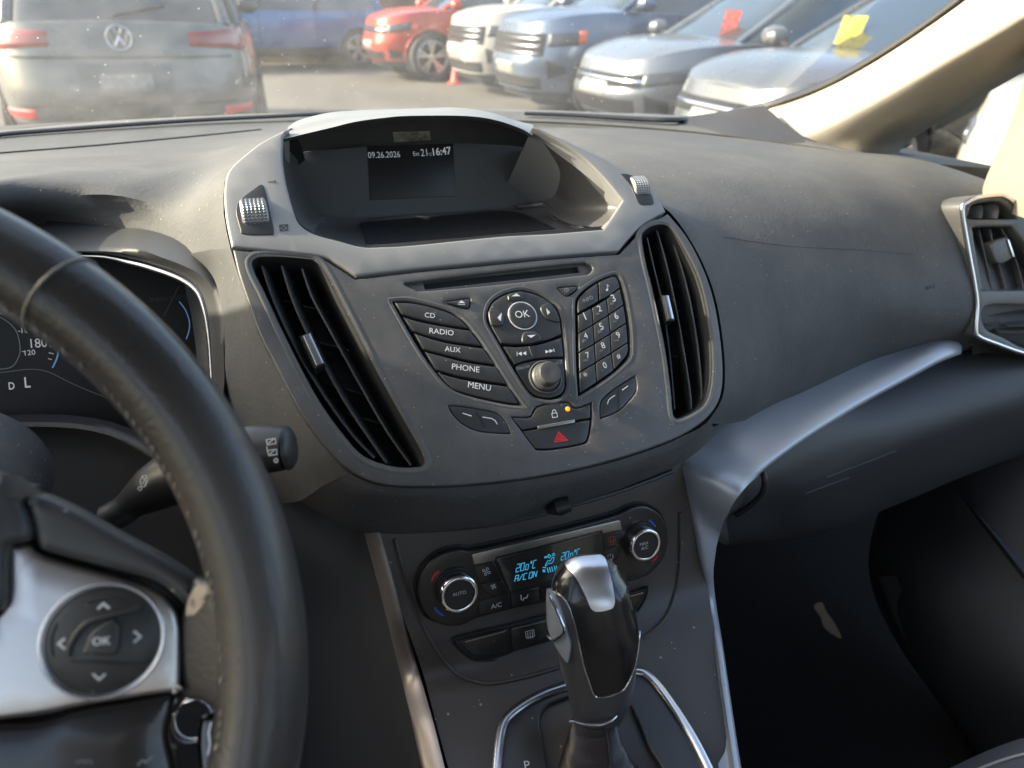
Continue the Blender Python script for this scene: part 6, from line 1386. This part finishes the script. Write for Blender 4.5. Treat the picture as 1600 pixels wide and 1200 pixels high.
# signs in the windscreens
def wsign(par, lab, name, verts, mat):
    o = mk(name, verts, [(0, 1, 2, 3)], mat, par, flat=True); return o
redsign = M('sign_red', (.40, .09, .08), .6, var=(30, .6)); yel = M('sign_yellow', (.50, .44, .10), .6, var=(25, .5))
def wsg(car_t, x0, y0, z0, w_, h_, mt, nm):
    """card standing behind the windscreen wiper, leaning on the glass"""
    d_ = V((-.85, .5, 0))*w_; a, b = V((x0, y0, z0))-d_*.5, V((x0, y0, z0))+d_*.5; u_ = V((-.05, .0, h_)); q = [a, b, b+u_, a+u_]; dn = V((-.004, -.007, 0))
    mk(nm, q+[p+dn for p in q], [(0, 1, 2, 3), (7, 6, 5, 4), (0, 4, 5, 1), (1, 5, 6, 2), (2, 6, 7, 3), (3, 7, 4, 0)], mt, car_t, flat=True)
wsg(j1, 1.12, .35, .98, .15, .22, redsign, 'window_sign'); wsg(j2, 1.10, -.15, 1.0, .17, .19, yel, 'window_sign')
# traffic cone
cn = thing('traffic_cone', 'small orange-red traffic cone standing in front of the white SUV', 'traffic cone', G0(711, 131))
cnm = M('cone_red', (.70, .06, .05), .5)
lathe_mb(BASE[cn.name], V((0, 0, 1)), V((1, 0, 0)), [(.09, .02), (.07, .04), (.02, .28), (.014, .30), (0, .30)], 24).build('cone', cnm, cn)
bb = BASE[cn.name]; MB().add([bb+V((x, y, z)) for z in (.004, .022) for x, y in ((-.1, -.1), (.1, -.1), (.1, .1), (-.1, .1))], [(0, 1, 2, 3)[::-1], (4, 5, 6, 7), (0, 1, 5, 4), (1, 2, 6, 5), (2, 3, 7, 6), (3, 0, 4, 7)]).build('base', cnm, cn, flat=True)
# kerb with a yellow face in the background
kb0 = MB(); kb0.add([V((x, y, z)) for z in (0, .14) for x, y in ((-8, 17.6), (6.0, 17.2), (6.05, 17.7), (-8, 18.1))], [(4, 5, 6, 7), (0, 1, 5, 4), (1, 2, 6, 5), (2, 3, 7, 6), (3, 0, 4, 7)])
ko2 = kb0.build('kerb', M('yellow_kerb', (.45, .33, .08), .7, var=(2, .3)), None, flat=True); ko2['kind'] = 'structure'
# building behind, mostly above the frame
bd = thing('showroom', 'dark glazed showroom front far behind the parked cars', 'building', V((6, 24, 0)))
MB().add([V((x, y, z)) for z in (0, 5) for x, y in ((-4, 24), (30, 22), (30, 30), (-4, 30))], [(4, 5, 6, 7), (0, 1, 5, 4), (1, 2, 6, 5), (2, 3, 7, 6), (3, 0, 4, 7)]).build('wall', M('showroom_wall', (.22, .24, .27), .6), bd, flat=True)
for k in range(9):
    x0 = -3.2+k*3.6; y0 = 24-2*(x0+4)/34-.02; x1 = x0+3.1; y1 = 24-2*(x1+4)/34-.02
    MB().add([V((x0, y0, .4)), V((x1, y1, .4)), V((x1, y1, 3.4)), V((x0, y0, 3.4))], [(0, 1, 2, 3)]).build('window', cglass, bd, flat=True)

# our own bonnet and bulkhead
hd_ = thing('car_bonnet', 'bonnet of the car the picture is taken from', 'bonnet', V((0, 1.6, 1.0)))
G = loft_pts([[V((-.80, 1.25, 1.00)), V((-.4, 1.42, 1.055)), V((.1, 1.44, 1.06)), V((.5, 1.30, 1.05)), V((.86, 1.0, 1.0))], [V((-.82, 1.7, .93)), V((-.4, 1.8, .98)), V((.1, 1.82, .98)), V((.5, 1.7, .97)), V((.88, 1.5, .92))], [V((-.7, 2.2, .72)), V((-.3, 2.3, .75)), (V((.1, 2.3, .75))), V((.4, 2.25, .75)), V((.75, 2.1, .70))], [V((-.7, 2.3, .3)), V((-.3, 2.42, .3)), (V((.1, 2.42, .3))), V((.4, 2.35, .3)), V((.75, 2.2, .3))]], 24, 24)
grid_mb(G).build('skin', M('bonnet_paint', (.3, .3, .32), .3, metal=.5), hd_)
G = loft_pts([[V((-.95, 1.10, 1.03)), V((-.4, 1.36, 1.07)), V((.1, 1.38, 1.07)), V((.5, 1.22, 1.07)), V((.95, .85, 1.03))], [V((-.95, 1.2, .3)), V((-.4, 1.42, .3)), V((.1, 1.42, .3)), V((.5, 1.42, .3)), V((.95, 1.2, .3))]], 20, 10)
grid_mb(G).build('bulkhead', blk2, hd_)
G = loft_pts([[V((-.82, 1.25, 1.02)), V((-.80, .9, 1.03)), V((-.78, .3, 1.03))], [V((-.88, 1.25, .3)), V((-.86, .9, .3)), V((-.84, .3, .3))]], 10, 6)
grid_mb(G).build('wing', blk2, hd_)

G = loft_pts([[V((-.9, .85, 1.045)), V((-.4, 1.12, 1.05)), V((.1, 1.2, 1.05)), V((.5, 1.05, 1.05)), V((.9, .8, 1.04))], [V((-.9, 1.55, 1.03)), V((-.4, 1.6, 1.04)), V((.1, 1.6, 1.04)), V((.5, 1.55, 1.04)), V((.9, 1.4, 1.03))]], 20, 6)
grid_mb(G).build('cowl', blk2, hd_)
